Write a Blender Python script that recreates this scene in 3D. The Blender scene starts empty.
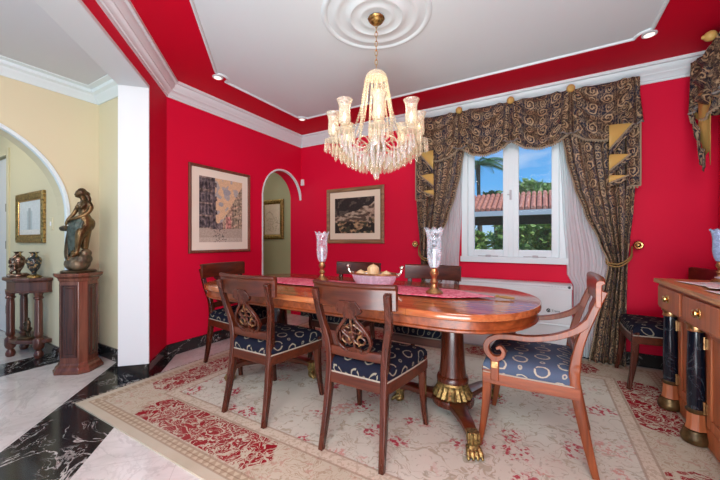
import bpy, bmesh, math, random
from mathutils import Vector, Matrix
random.seed(7)
PI = math.pi
COL = bpy.context.scene.collection
SC = bpy.context.scene

# ------------------------------------------------------------------ node helpers
class G:
    """a small node-graph writer: sockets wrapped in X so formulas read as formulas"""
    def __init__(self, mat):
        self.nt = mat.node_tree; self.N = self.nt.nodes; self.L = self.nt.links
    def node(self, t, **kw):
        n = self.N.new(t)
        for k, v in kw.items(): setattr(n, k, v)
        return n
    def put(self, sock, v):
        if isinstance(v, X): self.L.new(v.s, sock)
        elif isinstance(v, bpy.types.NodeSocket): self.L.new(v, sock)
        else: sock.default_value = v
    def m(self, op, a, b=None, c=None):
        n = self.node('ShaderNodeMath', operation=op)
        self.put(n.inputs[0], a)
        if b is not None: self.put(n.inputs[1], b)
        if c is not None: self.put(n.inputs[2], c)
        return X(self, n.outputs[0])
    def coord(self, kind='Object'):
        return self.node('ShaderNodeTexCoord').outputs[kind]
    def xyz(self, v):
        n = self.node('ShaderNodeSeparateXYZ'); self.put(n.inputs[0], v)
        return [X(self, o) for o in n.outputs]
    def vec(self, x, y, z=0.0):
        n = self.node('ShaderNodeCombineXYZ')
        for i, q in enumerate((x, y, z)): self.put(n.inputs[i], q)
        return n.outputs[0]
    def mapping(self, v, scale=(1, 1, 1), loc=(0, 0, 0), rot=(0, 0, 0)):
        n = self.node('ShaderNodeMapping'); self.put(n.inputs[0], v)
        n.inputs['Scale'].default_value = scale; n.inputs['Location'].default_value = loc; n.inputs['Rotation'].default_value = rot
        return n.outputs[0]
    def noise(self, v, scale=5, detail=4, rough=.55, dist=0):
        n = self.node('ShaderNodeTexNoise'); self.put(n.inputs['Vector'], v)
        n.inputs['Scale'].default_value = scale; n.inputs['Detail'].default_value = detail
        n.inputs['Roughness'].default_value = rough; n.inputs['Distortion'].default_value = dist
        return X(self, n.outputs[0])
    def voronoi(self, v, scale=5, feature='F1', rnd=1.0):
        n = self.node('ShaderNodeTexVoronoi', feature=feature); self.put(n.inputs['Vector'], v)
        n.inputs['Scale'].default_value = scale; n.inputs['Randomness'].default_value = rnd
        return n
    def ss(self, x, lo, hi):                       # smoothstep lo..hi
        n = self.node('ShaderNodeMapRange', interpolation_type='SMOOTHSTEP')
        self.put(n.inputs[0], x); n.inputs[1].default_value = lo; n.inputs[2].default_value = hi
        return X(self, n.outputs[0])
    def mix(self, f, a, b):
        n = self.node('ShaderNodeMix', data_type='RGBA')
        self.put(n.inputs[0], f)
        for i, q in ((6, a), (7, b)):
            if isinstance(q, tuple): n.inputs[i].default_value = (*q[:3], 1)
            else: self.put(n.inputs[i], q)
        return n.outputs[2]
    def ramp(self, f, stops):
        n = self.node('ShaderNodeValToRGB'); self.put(n.inputs[0], f)
        e = n.color_ramp.elements
        while len(e) < len(stops): e.new(.5)
        for el, (p, c) in zip(e, stops): el.position = p; el.color = (*c, 1)
        return n.outputs[0]
    def bump(self, h, strength=.3, dist=.01):
        n = self.node('ShaderNodeBump'); self.put(n.inputs['Height'], h)
        n.inputs['Strength'].default_value = strength; n.inputs['Distance'].default_value = dist
        return n.outputs[0]
class X:
    def __init__(self, g, s): self.g = g; self.s = s
    def __add__(self, o): return self.g.m('ADD', self, o)
    __radd__ = __add__
    def __sub__(self, o): return self.g.m('SUBTRACT', self, o)
    def __rsub__(self, o): return self.g.m('SUBTRACT', o, self)
    def __mul__(self, o): return self.g.m('MULTIPLY', self, o)
    __rmul__ = __mul__
    def __truediv__(self, o): return self.g.m('DIVIDE', self, o)
    def abs(self): return self.g.m('ABSOLUTE', self)
    def frac(self): return self.g.m('FRACT', self)
    def floor(self): return self.g.m('FLOOR', self)
    def sin(self): return self.g.m('SINE', self)
    def gt(self, o): return self.g.m('GREATER_THAN', self, o)
    def lt(self, o): return self.g.m('LESS_THAN', self, o)
    def min(self, o): return self.g.m('MINIMUM', self, o)
    def max(self, o): return self.g.m('MAXIMUM', self, o)
    def mod(self, o): return self.g.m('FLOORED_MODULO', self, o)
    def sqrt(self): return self.g.m('SQRT', self)
    def atan2(self, o): return self.g.m('ARCTAN2', self, o)

def mat(name, base=(.8, .8, .8), rough=.5, metal=0., coat=0., spec=.5):
    m = bpy.data.materials.new(name); m.use_nodes = True
    b = m.node_tree.nodes['Principled BSDF']
    b.inputs['Base Color'].default_value = (*base, 1)
    b.inputs['Roughness'].default_value = rough; b.inputs['Metallic'].default_value = metal
    b.inputs['Coat Weight'].default_value = coat; b.inputs['Coat Roughness'].default_value = .08
    b.inputs['Specular IOR Level'].default_value = spec
    m.diffuse_color = (*base, 1)
    return m, G(m), b
M = {}
def paint(key, c, rough=.6, var=.03, spec=.3):
    m, g, b = mat(key, c, rough, spec=spec)
    n = g.noise(g.coord(), 2.2, 3)
    d = tuple(x * (1 - var * 2) for x in c)
    g.put(b.inputs['Base Color'], g.mix(n, d, c))
    g.put(b.inputs['Normal'], g.bump(g.noise(g.coord(), 160, 2), .04, .002))
    M[key] = m
def wood(key, dark, light, rough=.28, axis=2, coat=.25, scale=1.0):
    m, g, b = mat(key, dark, rough, coat=coat)
    s = [26 * scale] * 3; s[axis] = 2.2 * scale
    v = g.mapping(g.coord(), tuple(s))
    n = g.noise(v, 1.0, 5, .6, 1.2)
    f = g.noise(g.mapping(g.coord(), tuple(x * 4 for x in s)), 1, 2)
    k = g.ss(n * .75 + f * .25, .3, .72)
    g.put(b.inputs['Base Color'], g.mix(k, dark, light))
    g.put(b.inputs['Roughness'], n * .12 + (rough - .06))
    M[key] = m
def metal(key, c, rough=.3, var=.5, scale=30, met=1.0):
    m, g, b = mat(key, c, rough, met)
    n = g.noise(g.coord(), scale, 4)
    g.put(b.inputs['Base Color'], g.mix(g.ss(n, .3, .65), tuple(x * var for x in c), c))
    g.put(b.inputs['Normal'], g.bump(n, .25, .004))
    M[key] = m

paint('red_paint', (.66, .005, .040), .55, .02, .15)
paint('ceiling_red', (.60, .002, .024), .6, .02, .12)
paint('white_paint', (.80, .82, .83), .5, .01)
paint('trim_white', (.70, .80, .82), .45, .01)
paint('jamb_white', (.62, .65, .66), .5, .01)
paint('ac_white', (.58, .62, .63), .4, .01)
paint('ceiling_white', (.67, .78, .80), .75, .02)
paint('hall_ceiling', (.60, .63, .66), .7, .01)
paint('cream_paint', (.68, .62, .42), .6, .02)
paint('green_paint', (.34, .34, .19), .6, .02)
paint('plastic_white', (.80, .81, .82), .35, .01)
paint('plastic_grey', (.42, .44, .46), .4, .01)
paint('plastic_dark', (.03, .03, .035), .4, .01)
wood('mahogany', (.026, .0048, .002), (.085, .017, .006), .27, 2, .12, .6)
wood('mahogany_x', (.032, .006, .0025), (.105, .022, .007), .33, 0, .05, .6)
wood('mahogany_y', (.055, .010, .004), (.15, .032, .009), .25, 1, .12, .6)
wood('walnut_lit', (.095, .020, .005), (.25, .058, .014), .36, 2, .0, .6)  # mahogany again, with the brighter light on it put into the colour
wood('mahogany_lit_y', (.11, .023, .006), (.28, .066, .017), .32, 1, .0, .6)  # lit mahogany tone for the armchair rails and table apron
wood('sideboard_wood', (.30, .078, .028), (.52, .170, .062), .4, 2, .0, .7)
wood('sideboard_top_lit', (.34, .14, .045), (.60, .31, .12), .35, 1, .0)  # light falling on the top slab is put into its wood colour
wood('pedestal_wood', (.085, .026, .015), (.20, .070, .040), .22, 2, .2, .6)
wood('pedestal_dark', (.030, .009, .006), (.085, .026, .016), .25, 2, .2, .6)
wood('console_wood', (.050, .016, .010), (.15, .050, .029), .3, 2, .15, .7)
wood('frame_wood', (.10, .03, .018), (.22, .075, .04), .35, axis=2)
wood('frame_bronze', (.16, .09, .045), (.38, .24, .12), .35, axis=0)
metal('gilt', (.52, .34, .12), .42, .28, 60)
metal('old_gilt', (.36, .24, .085), .48, .25, 70, .85)
metal('brass', (.85, .55, .20), .22, .6, 20)
metal('antique_brass', (.60, .36, .16), .35, .5, 40)
metal('bronze_gold', (.19, .115, .045), .38, .22, 14, .7)
metal('bronze_dark', (.10, .065, .035), .38, .4, 20, .75)
metal('bronze_green', (.10, .125, .10), .45, .3, 26, .5)
metal('rock_bronze', (.20, .145, .085), .45, .3, 14, .5)
metal('silver', (.75, .70, .60), .25, .6, 30)

# marble --------------------------------------------------------------------
def vein(g, v, scale, width, dist=1.3, seed=0):
    n = g.noise(g.mapping(v, (1, 1, 1), (seed, seed * .7, 0)), scale, 6, .6, dist)
    return 1 - g.ss((n - .5).abs(), 0, width)
def black_marble(g, co):
    a = vein(g, co, 1.9, .014, 1.8, 3); b2 = vein(g, co, 5.5, .014, 1.2, 9)
    gate = g.ss(g.noise(co, 1.6, 2), .42, .56); gate2 = g.ss(g.noise(co, 2.6, 2), .46, .56)
    k = (a * gate).max(b2 * gate2 * .8)
    base = g.mix(g.noise(co, 7, 4), (.006, .006, .007), (.030, .029, .028))
    return g.mix(k * .85, base, (.62, .60, .56))
m, g, b = mat('floor_marble', (.75, .73, .70), .12)
co = g.coord(); x, y, z = g.xyz(co)
clouds = g.noise(co, 2.0, 6, .65, .8)
v1 = vein(g, co, 1.3, .03, 2.0, 5); v2 = vein(g, co, 3.2, .02, 1.5, 2)
wcol = g.mix(g.ss(clouds, .3, .75), (.55, .53, .50), (.73, .71, .68))
wcol = g.mix((v1 * .35).max(v2 * .22), wcol, (.36, .34, .32))
jx = ((x + y) * .7071 / .46).frac(); jy = ((x - y) * .7071 / .46).frac()
joint = ((jx - .5).abs().gt(.4965)).max((jy - .5).abs().gt(.4965))
wcol = g.mix(joint * .35, wcol, (.30, .28, .26))
s = x + y
band = s.gt(-1.93) * s.lt(-1.275) * x.gt(-3.79)
band = band.max(x.gt(-4.18) * x.lt(-3.80) * y.lt(1.4))
g.put(b.inputs['Base Color'], g.mix(band, wcol, black_marble(g, co)))
M['floor_marble'] = m
m, g, b = mat('black_marble', (.02, .02, .02), .12)
g.put(b.inputs['Base Color'], black_marble(g, g.mapping(g.coord(), (1.6,) * 3)))
M['black_marble'] = m
m, g, b = mat('column_stone', (.01, .012, .02), .12)
co = g.coord()
g.put(b.inputs['Base Color'], g.mix(vein(g, co, 6, .012, 1.5, 3) * .35, (.005, .007, .014), (.16, .17, .18)))
M['column_stone'] = m

# seat fabric: navy with cream laurel wreaths --------------------------------
def fabric(key, base, base2, ringk):
    m, g, b = mat(key, base, .8, spec=.1)
    uv = g.coord('UV'); wob = g.noise(uv, 55, 2)
    u, v, _ = g.xyz(uv)
    P, Q = .125, .100
    row = (v / Q).floor()
    uu = ((u / P + row * .5).frac() - .5) * P
    vv = ((v / Q).frac() - .5) * Q
    r = (uu * uu * 1.15 + vv * vv * .75).sqrt()
    rr = r + (wob - .5) * .009
    ring = 1 - g.ss((rr - .028).abs(), .0025, .0050)
    gap = ((vv * -1).atan2(uu) + 1.2).abs().gt(.14)          # wreath left open at one spot
    u2 = ((u / P + row * .5 + .5).frac() - .5) * P
    dot = 1 - g.ss(((u2 * u2 + vv * vv).sqrt() + (wob - .5) * .01 - .008).abs(), .002, .005)
    k = (ring * gap).max(dot * .8)
    weave = g.noise(g.mapping(uv, (1, 1, 1)), 900, 1)
    bc = g.mix(weave, base, base2)
    g.put(b.inputs['Base Color'], g.mix(k * ringk, bc, (.44, .39, .28)))
    g.put(b.inputs['Normal'], g.bump(weave + k * .6, .2, .002))
    M[key] = m
fabric('navy_fabric', (.004, .005, .012), (.010, .012, .024), .42)
fabric('navy_fabric_lit', (.035, .052, .090), (.085, .115, .17), .75)  # the same navy cloth, bluish window light painted into its colour
paint('piping', (.33, .29, .23), .7, .1)

# damask for the curtains -----------------------------------------------------
m, g, b = mat('damask', (.05, .04, .04), .6, spec=.3)
uv = g.coord('UV')
wx = g.noise(uv, 20, 2); wy = g.noise(g.mapping(uv, (1, 1, 1), (4.1, 2.7, 0)), 20, 2)
u, v, _ = g.xyz(uv)
u = u + (wx - .5) * .045; v = v + (wy - .5) * .045
P, Q = .120, .165
col_ = (u / P).floor()
a = ((u / P).frac() - .5) * P
c = ((v / Q + col_ * .5).frac() - .5) * Q
c2 = ((v / Q + col_ * .5 + .5).frac() - .5) * Q
def spiral(g, a, c, R, tw):
    r = (a * a + c * c).sqrt(); th = c.atan2(a)
    return g.ss((th * 1.0 + r * tw).sin(), .15, .55) * (1 - g.ss(r, R * .92, R))
k1 = spiral(g, a, c, .052, 230.); k2 = spiral(g, a, c2, .036, -330.)
edge = g.ss((a.abs() - .050).abs(), .0, .004)
stripe = 1 - edge
leaf = g.ss(g.noise(uv, 58, 3, .7, .8), .50, .58) * .8
k = k1.max(k2 * .9).max(stripe * .45).max(leaf * .62)
tone = g.noise(uv, 6, 2)
ground = g.mix(g.ss(tone, .42, .6), (.008, .010, .026), (.040, .021, .014))
gold = g.mix(g.noise(uv, 60, 2), (.19, .115, .055), (.56, .40, .24))
g.put(b.inputs['Base Color'], g.mix(k, ground, gold))
g.put(b.inputs['Normal'], g.bump(k, .25, .003))
M['damask'] = m
paint('gold_satin', (.62, .40, .12), .4, .12)
paint('bead_tan', (.42, .33, .22), .5, .3)
paint('fringe_grey', (.30, .27, .25), .6, .3)
paint('cord_gold', (.42, .27, .09), .5, .3)
m, g, b = mat('sheer', (.74, .83, .85), .8)
tr = g.node('ShaderNodeBsdfTranslucent'); tr.inputs[0].default_value = (.74, .84, .86, 1)
tp = g.node('ShaderNodeBsdfTransparent')
m1 = g.node('ShaderNodeMixShader'); m1.inputs[0].default_value = .4
m2 = g.node('ShaderNodeMixShader'); m2.inputs[0].default_value = .12
out = g.N['Material Output']
g.L.new(b.outputs[0], m1.inputs[1]); g.L.new(tr.outputs[0], m1.inputs[2])
g.L.new(m1.outputs[0], m2.inputs[1]); g.L.new(tp.outputs[0], m2.inputs[2]); g.L.new(m2.outputs[0], out.inputs[0])
M['sheer'] = m

# glass -----------------------------------------------------------------------
def glassy(key, tint, base_fac, edge_fac, rough=.05, body=(.9, .9, .9), etch=None, glow=0):
    m, g, b = mat(key, body, rough, spec=.9)
    tp = g.node('ShaderNodeBsdfTransparent'); tp.inputs[0].default_value = (*tint, 1)
    lw = g.node('ShaderNodeLayerWeight'); lw.inputs[0].default_value = .35
    f = X(g, lw.outputs['Facing']) * edge_fac + base_fac
    if etch: f = f + g.ss(g.noise(g.coord(), etch, 3, .6, 1.0), .48, .58) * .18
    mx = g.node('ShaderNodeMixShader'); g.put(mx.inputs[0], f.min(1.0))
    if glow:
        b.inputs['Emission Color'].default_value = (1, .74, .40, 1); b.inputs['Emission Strength'].default_value = glow
    g.L.new(tp.outputs[0], mx.inputs[1]); g.L.new(b.outputs[0], mx.inputs[2])
    g.L.new(mx.outputs[0], g.N['Material Output'].inputs[0])
    M[key] = m
glassy('crystal', (.93, .93, .92), .12, .78, .03, (.84, .84, .82))
glassy('crystal_warm', (.95, .93, .86), .15, .74, .04, (.80, .73, .58))
glassy('etched_shade', (1, .97, .90), .20, .50, .2, (.70, .66, .55), 70, .06)
glassy('hurricane_glass', (.98, .985, 1), .03, .45, .04, (.78, .86, .92), 30)
glassy('blue_glass', (.85, .92, 1), .40, .55, .1, (.42, .58, .80), 38)
glassy('bowl_glass', (.93, .88, .95), .45, .45, .1, (.72, .62, .72), 30)
glassy('pane_glass', (.98, .99, 1), .015, .12, .02, (.8, .8, .8))
def glow(key, c, s):
    m, g, b = mat(key, c, .4)
    b.inputs['Emission Color'].default_value = (*c, 1); b.inputs['Emission Strength'].default_value = s
    M[key] = m
glow('bulb', (1, .84, .56), 3.2)
glow('downlight_lens', (1, .93, .82), 1.2)

# table runner, fruit, vases, paper ---------------------------------------------
m, g, b = mat('runner', (.55, .03, .10), .5)
co = g.coord(); n = g.noise(g.mapping(co, (1, 1.3, 1)), 17, 3, .5, 1.6)
g.put(b.inputs['Base Color'], g.mix(g.ss((n - .5).abs(), .02, .09), (.82, .30, .36), (.58, .025, .10)))
M['runner'] = m
m, g, b = mat('fruit_skin', (.72, .55, .25), .4)
g.put(b.inputs['Base Color'], g.ramp(g.noise(g.mapping(g.coord(), (14, 14, 3)), 1.6, 3), [(.25, (.42, .24, .08)), (.5, (.66, .50, .24)), (.8, (.80, .70, .46))]))
M['fruit_skin'] = m
m, g, b = mat('urn_glaze', (.02, .03, .03), .2)
g.put(b.inputs['Base Color'], g.mix(g.ss(g.noise(g.coord(), 24, 3, .6, 1), .52, .6), (.02, .026, .026), (.42, .27, .12)))
M['urn_glaze'] = m
m, g, b = mat('figured_bronze', (.1, .07, .05), .25, .6)
g.put(b.inputs['Base Color'], g.ramp(g.noise(g.coord(), 36, 3), [(.3, (.02, .015, .012)), (.52, (.18, .10, .06)), (.66, (.62, .46, .34))]))
M['figured_bronze'] = m
m, g, b = mat('paper', (.82, .82, .80), .6)
px, py, pz = g.xyz(g.coord())
ln = (py / .018).frac().lt(.35) * g.noise(g.mapping(g.coord(), (60, 3, 1)), 1, 1).gt(.47) * px.abs().lt(.085) * py.abs().lt(.11)
g.put(b.inputs['Base Color'], g.mix(ln * .5, (.84, .84, .83), (.35, .38, .45)))
M['paper'] = m
# painted pictures carry their paint in a colour layer
m, g, b = mat('painted', (.5, .5, .5), .55, spec=.2)
at = g.node('ShaderNodeVertexColor', layer_name='Paint')
g.L.new(at.outputs[0], b.inputs['Base Color']); M['painted'] = m
paint('mat_board', (.78, .68, .52), .8, .03)
paint('mat_cream', (.80, .74, .62), .8, .03)
# outdoors
m, g, b = mat('roof_tile', (.5, .2, .12), .7)
g.put(b.inputs['Base Color'], g.mix(g.noise(g.coord(), 5, 4), (.34, .10, .055), (.66, .30, .20))); M['roof_tile'] = m
m, g, b = mat('lawn', (.1, .2, .04), .9)
g.put(b.inputs['Base Color'], g.mix(g.noise(g.coord(), 3, 5), (.05, .11, .02), (.20, .32, .08))); M['lawn'] = m
for k, c0, c1 in (('leaf_dark', (.02, .06, .012), (.12, .24, .05)), ('leaf_mid', (.06, .16, .02), (.32, .52, .12)), ('leaf_light', (.12, .26, .04), (.55, .70, .26)), ('leaf_palm', (.05, .14, .07), (.20, .38, .18))):
    m, g, b = mat(k, c1, .5)
    n = g.noise(g.coord(), 9, 3)
    g.put(b.inputs['Base Color'], g.mix(g.ss(n, .3, .7), c0, c1)); M[k] = m
wood('bark', (.06, .045, .03), (.20, .16, .11), .9, 2, 0)
paint('pavilion_shade', (.05, .055, .05), .9, .2)  # near-black paint standing for the shade under the pavilion roof

# rug -----------------------------------------------------------------------------
RW, RH = 3.58, 2.66
m, g, b = mat('rug', (.6, .5, .4), .95, spec=.1)
co = g.coord(); x, y, z = g.xyz(co)
w1 = g.noise(co, 9, 2); w2 = g.noise(g.mapping(co, (1, 1, 1), (3.3, 1.7, 0)), 9, 2)
ax, ay = x.abs(), y.abs()
ex, ey = RW / 2 - ax, RH / 2 - ay
e = ex.min(ey)
longside = ey.lt(ex)                                   # on the front / back border
t = g.m('MULTIPLY', longside, ax) + (1 - longside) * ay
L0 = longside * .24 + (1 - longside) * .15; L1 = longside * 1.34 + (1 - longside) * .95
inb = e.gt(.125) * e.lt(.365)
# cut the ends of each panel on a slant and step
slant = ((e - .245).abs() * .7 + (w1 - .5) * .06)
redzone = inb * t.gt(L0 + slant * 0.9) * t.lt(L1 - slant * .5)
# curling leaf scroll, in the panel
wob = g.vec(x + (w1 - .5) * .16, y + (w2 - .5) * .16)
vo = g.voronoi(wob, 13, 'DISTANCE_TO_EDGE'); vd = X(g, vo.outputs['Distance'])
n2 = g.noise(wob, 16, 2, .5, 2.2)
scroll = (1 - g.ss((n2 - .5).abs(), .022, .040)).max(1 - g.ss(vd, .030, .052)) * g.ss(g.noise(co, 60, 2), .30, .42)
beige = g.mix(g.noise(co, 5, 4), (.41, .36, .26), (.56, .51, .40))
cream = g.mix(g.noise(co, 3, 4), (.48, .46, .37), (.62, .605, .52))
redc = g.mix(g.noise(co, 12, 3), (.19, .005, .010), (.31, .012, .020))
# field: fine vines, grey leaves, rose sprays
fv = g.noise(wob, 5.5, 3, .5, 1.5)
vine = (1 - g.ss((fv - .5).abs(), .007, .018)) * .72
fl = g.voronoi(wob, 5.2, 'F1', .9); fd = X(g, fl.outputs['Distance'])
fcol = X(g, fl.outputs['Color'])
spray = g.ss(g.noise(co, 40, 3), .50, .57) * (1 - g.ss(fd, .30, .46))
leafm = g.ss(g.noise(co, 30, 3, .6, .8), .56, .64) * (1 - g.ss(fd, .50, .72)) * .8
field = g.mix(vine, cream, (.34, .29, .20))
field = g.mix(leafm * .8, field, (.30, .28, .215))
field = g.mix(spray * fcol.gt(.45), field, (.38, .035, .06))
field = g.mix(spray * fcol.lt(.45) * .8, field, (.50, .22, .19))
# pale cartouches between the red panels, lightly drawn
cart = g.mix((1 - g.ss((n2 - .5).abs(), .014, .034)) * .62, g.mix(leafm * .5, beige, (.40, .10, .09)), (.30, .21, .13))
border = g.mix(redzone, cart, g.mix(scroll, redc, beige))
rim = inb * (1 - redzone) * 0.0
# guard stripes
dash = ((x + y * 0.0) * longside + y * (1 - longside))
gd = (dash / .045).frac()
zig = ((gd - .5).abs() + (e - .082).abs() * 14).lt(.42)
guard = g.mix(zig * .55, (.50, .42, .30), (.26, .18, .11))
line = (1 - g.ss((e - .055).abs(), .003, .007)).max(1 - g.ss((e - .110).abs(), .004, .008)).max(1 - g.ss((e - .375).abs(), .004, .008)).max(1 - g.ss((e - .445).abs(), .004, .008)).max(1 - g.ss((e - .080).abs(), .002, .004))
colr = g.mix(e.gt(.41), border, field)
colr = g.mix(e.gt(.375) * e.lt(.445), colr, g.mix(g.ss(g.noise(co, 60, 2), .5, .58) * .5, (.55, .48, .37), (.32, .25, .18)))
colr = g.mix(e.lt(.110) * e.gt(.055), colr, guard)
colr = g.mix(e.lt(.055), colr, beige)
colr = g.mix(line * .55, colr, (.24, .15, .10))
fade = g.noise(co, 1.3, 3)
colr = g.mix(g.ss(fade, .4, .7) * .12, colr, (.58, .55, .46))
g.put(b.inputs['Base Color'], colr)
g.put(b.inputs['Normal'], g.bump(g.noise(co, 300, 2), .35, .004))
M['rug'] = m

# ------------------------------------------------------------------ mesh helpers
def cr(pts, n=6):
    """Catmull-Rom through the points"""
    P = [Vector(p) for p in pts]; out = []
    for i in range(len(P) - 1):
        p0 = P[i - 1] if i else P[0] * 2 - P[1]; p1, p2 = P[i], P[i + 1]
        p3 = P[i + 2] if i + 2 < len(P) else P[-1] * 2 - P[-2]
        for k in range(n):
            t = k / n
            out.append(.5 * ((2 * p1) + (p2 - p0) * t + (2 * p0 - 5 * p1 + 4 * p2 - p3) * t * t + (3 * p1 - p0 - 3 * p2 + p3) * t ** 3))
    out.append(P[-1]); return out
def lerpl(vals, n):
    """resample a list of numbers to n entries"""
    o = []
    for i in range(n):
        f = i / (n - 1) * (len(vals) - 1); k = min(int(f), len(vals) - 2)
        o.append(vals[k] + (vals[k + 1] - vals[k]) * (f - k))
    return o
class MB:
    def __init__(self): self.bm = bmesh.new(); self.uv = None
    def uvl(self):
        if self.uv is None: self.uv = self.bm.loops.layers.uv.new('UVMap')
        return self.uv
    def face(self, vs):
        try: return self.bm.faces.new(vs)
        except ValueError: return None
    def box(self, x0, x1, y0, y1, z0, z1):
        v = [self.bm.verts.new((x, y, z)) for z in (z0, z1) for x, y in ((x0, y0), (x1, y0), (x1, y1), (x0, y1))]
        for f in ((3, 2, 1, 0), (4, 5, 6, 7), (0, 1, 5, 4), (1, 2, 6, 5), (2, 3, 7, 6), (3, 0, 4, 7)): self.face([v[i] for i in f])
        return self
    def prism(self, poly, axis, a, b):
        def P(p, h):
            return {'z': (p[0], p[1], h), 'x': (h, p[0], p[1]), 'y': (p[0], h, p[1])}[axis]
        A = [self.bm.verts.new(P(p, a)) for p in poly]; B = [self.bm.verts.new(P(p, b)) for p in poly]
        self.face(A[::-1]); self.face(B); n = len(poly)
        for i in range(n): self.face([A[i], A[(i + 1) % n], B[(i + 1) % n], B[i]])
        return self
    def rings(self, rings, close=True, cap=True):
        R = [[self.bm.verts.new(p) for p in r] for r in rings]
        n = len(R[0])
        for a, b in zip(R, R[1:]):
            for i in range(n if close else n - 1):
                j = (i + 1) % n; self.face([a[i], a[j], b[j], b[i]])
        if cap: self.face(R[0][::-1]); self.face(R[-1])
        return R
    def tube(self, pts, rad, seg=8, cap=True, flat=1.0, closed=False):
        P = [Vector(p) for p in pts]; n = len(P)
        if not isinstance(rad, (list, tuple)): rad = [rad] * n
        if len(rad) != n: rad = lerpl(rad, n)
        up = None; rings = []
        for i in range(n):
            if closed: t = P[(i + 1) % n] - P[i - 1]
            else: t = P[min(i + 1, n - 1)] - P[max(i - 1, 0)]
            t = t.normalized() if t.length > 1e-9 else Vector((0, 0, 1))
            if up is None: up = t.orthogonal().normalized()
            up = (up - t * up.dot(t))
            up = up.normalized() if up.length > 1e-6 else t.orthogonal().normalized()
            s = t.cross(up)
            rings.append([P[i] + (s * math.cos(q) + up * math.sin(q) * flat) * rad[i] for q in (2 * PI * k / seg for k in range(seg))])
        if closed: rings.append(rings[0]); self.rings(rings, True, False); bmesh.ops.remove_doubles(self.bm, verts=self.bm.verts, dist=1e-6)
        else: self.rings(rings, True, cap)
        return self
    def bar(self, pts, w, h, ref):
        """rectangular section along a path; w across (along ref), h in depth"""
        P = [Vector(p) for p in pts]; n = len(P)
        W = lerpl(w, n) if isinstance(w, (list, tuple)) else [w] * n
        H = lerpl(h, n) if isinstance(h, (list, tuple)) else [h] * n
        ref = Vector(ref); rings = []
        for i in range(n):
            t = (P[min(i + 1, n - 1)] - P[max(i - 1, 0)]).normalized()
            s = (ref - t * ref.dot(t)).normalized(); u = t.cross(s)
            a, b = s * W[i] / 2, u * H[i] / 2
            rings.append([P[i] + a * .8 + b, P[i] + a + b * .8, P[i] + a - b * .8, P[i] + a * .8 - b, P[i] - a * .8 - b, P[i] - a - b * .8, P[i] - a + b * .8, P[i] - a * .8 + b])
        self.rings(rings); return self
    def lathe(self, prof, c=(0, 0, 0), seg=24, mod=None, cap=True):
        c = Vector(c); rings = []
        for r, z in prof:
            rr = max(r, 1e-4)
            ring = []
            for k in range(seg):
                q = 2 * PI * k / seg; f = mod(q, z, rr) if mod else 1.0
                ring.append(c + Vector((rr * f * math.cos(q), rr * f * math.sin(q), z)))
            rings.append(ring)
        self.rings(rings, True, cap); return self
    def ball(self, c, r, seg=12, ringn=8, rot=None):
        c = Vector(c)
        if not isinstance(r, (tuple, list)): r = (r, r, r)
        rings = []
        for i in range(ringn + 1):
            a = PI * i / ringn; sr = max(math.sin(a), .02)
            ring = []
            for k in range(seg):
                q = 2 * PI * k / seg
                p = Vector((r[0] * sr * math.cos(q), r[1] * sr * math.sin(q), -r[2] * math.cos(a)))
                if rot: p = rot @ p
                ring.append(c + p)
            rings.append(ring)
        self.rings(rings); return self
    def grid(self, fn, nu, nv, uvfn=None):
        V = [[self.bm.verts.new(fn(i / nu, j / nv)) for j in range(nv + 1)] for i in range(nu + 1)]
        L = self.uvl() if uvfn else None
        for i in range(nu):
            for j in range(nv):
                f = self.face([V[i][j], V[i + 1][j], V[i + 1][j + 1], V[i][j + 1]])
                if f and L:
                    for lp, (a, b_) in zip(f.loops, ((i, j), (i + 1, j), (i + 1, j + 1), (i, j + 1))): lp[L].uv = uvfn(a / nu, b_ / nv)
        return V
    def moulding(self, path, prof, inward):
        """profile (out, z) swept along a plan polyline with mitred corners; inward(i) gives the inward normal of segment i"""
        P = [Vector((p[0], p[1])) for p in path]; n = len(P); rings = []
        N = [Vector(inward[i]).normalized() for i in range(n - 1)]
        for i in range(n):
            if i == 0: d = N[0]
            elif i == n - 1: d = N[-1]
            else:
                h = (N[i - 1] + N[i]).normalized(); d = h / max(h.dot(N[i]), .2)
            rings.append([(P[i].x + d.x * o, P[i].y + d.y * o, z) for o, z in prof])
        self.rings(rings); return self
    def build(self, name, m, parent=None, loc=None, smooth=True, angle=38, bevel=0, subd=0, remesh=0, recalc=True):
        if recalc: bmesh.ops.recalc_face_normals(self.bm, faces=self.bm.faces)
        me = bpy.data.meshes.new(name); self.bm.to_mesh(me); self.bm.free()
        if smooth:
            me.polygons.foreach_set('use_smooth', [True] * len(me.polygons)); me.set_sharp_from_angle(angle=math.radians(angle))
        me.materials.append(M[m] if isinstance(m, str) else m)
        o = bpy.data.objects.new(name, me); COL.objects.link(o)
        if parent: o.parent = parent
        if loc: o.location = loc
        if remesh:
            r = o.modifiers.new('Remesh', 'REMESH'); r.mode = 'VOXEL'; r.voxel_size = remesh; r.use_smooth_shade = True
            s = o.modifiers.new('Smooth', 'SMOOTH'); s.factor = .5; s.iterations = 3
        if bevel:
            bv = o.modifiers.new('Bevel', 'BEVEL'); bv.width = bevel; bv.segments = 2; bv.limit_method = 'ANGLE'; bv.angle_limit = math.radians(40)
        if subd:
            s = o.modifiers.new('Subdivision', 'SUBSURF'); s.levels = subd; s.render_levels = subd
        return o
def thing(name, label, cat, loc=(0, 0, 0), rz=0, group=None):
    o = bpy.data.objects.new(name, None); COL.objects.link(o)
    o.location = loc; o.rotation_euler = (0, 0, rz); o.empty_display_size = .1
    return tag(o, label, cat, group)
def tag(o, label, cat, group=None, kind=None):
    o['label'] = label; o['category'] = cat
    if group: o['group'] = group
    if kind: o['kind'] = kind
    return o
def struct(o, label=None, cat=None):
    o['kind'] = 'structure'
    if label: o['label'] = label
    if cat: o['category'] = cat
    return o
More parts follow.
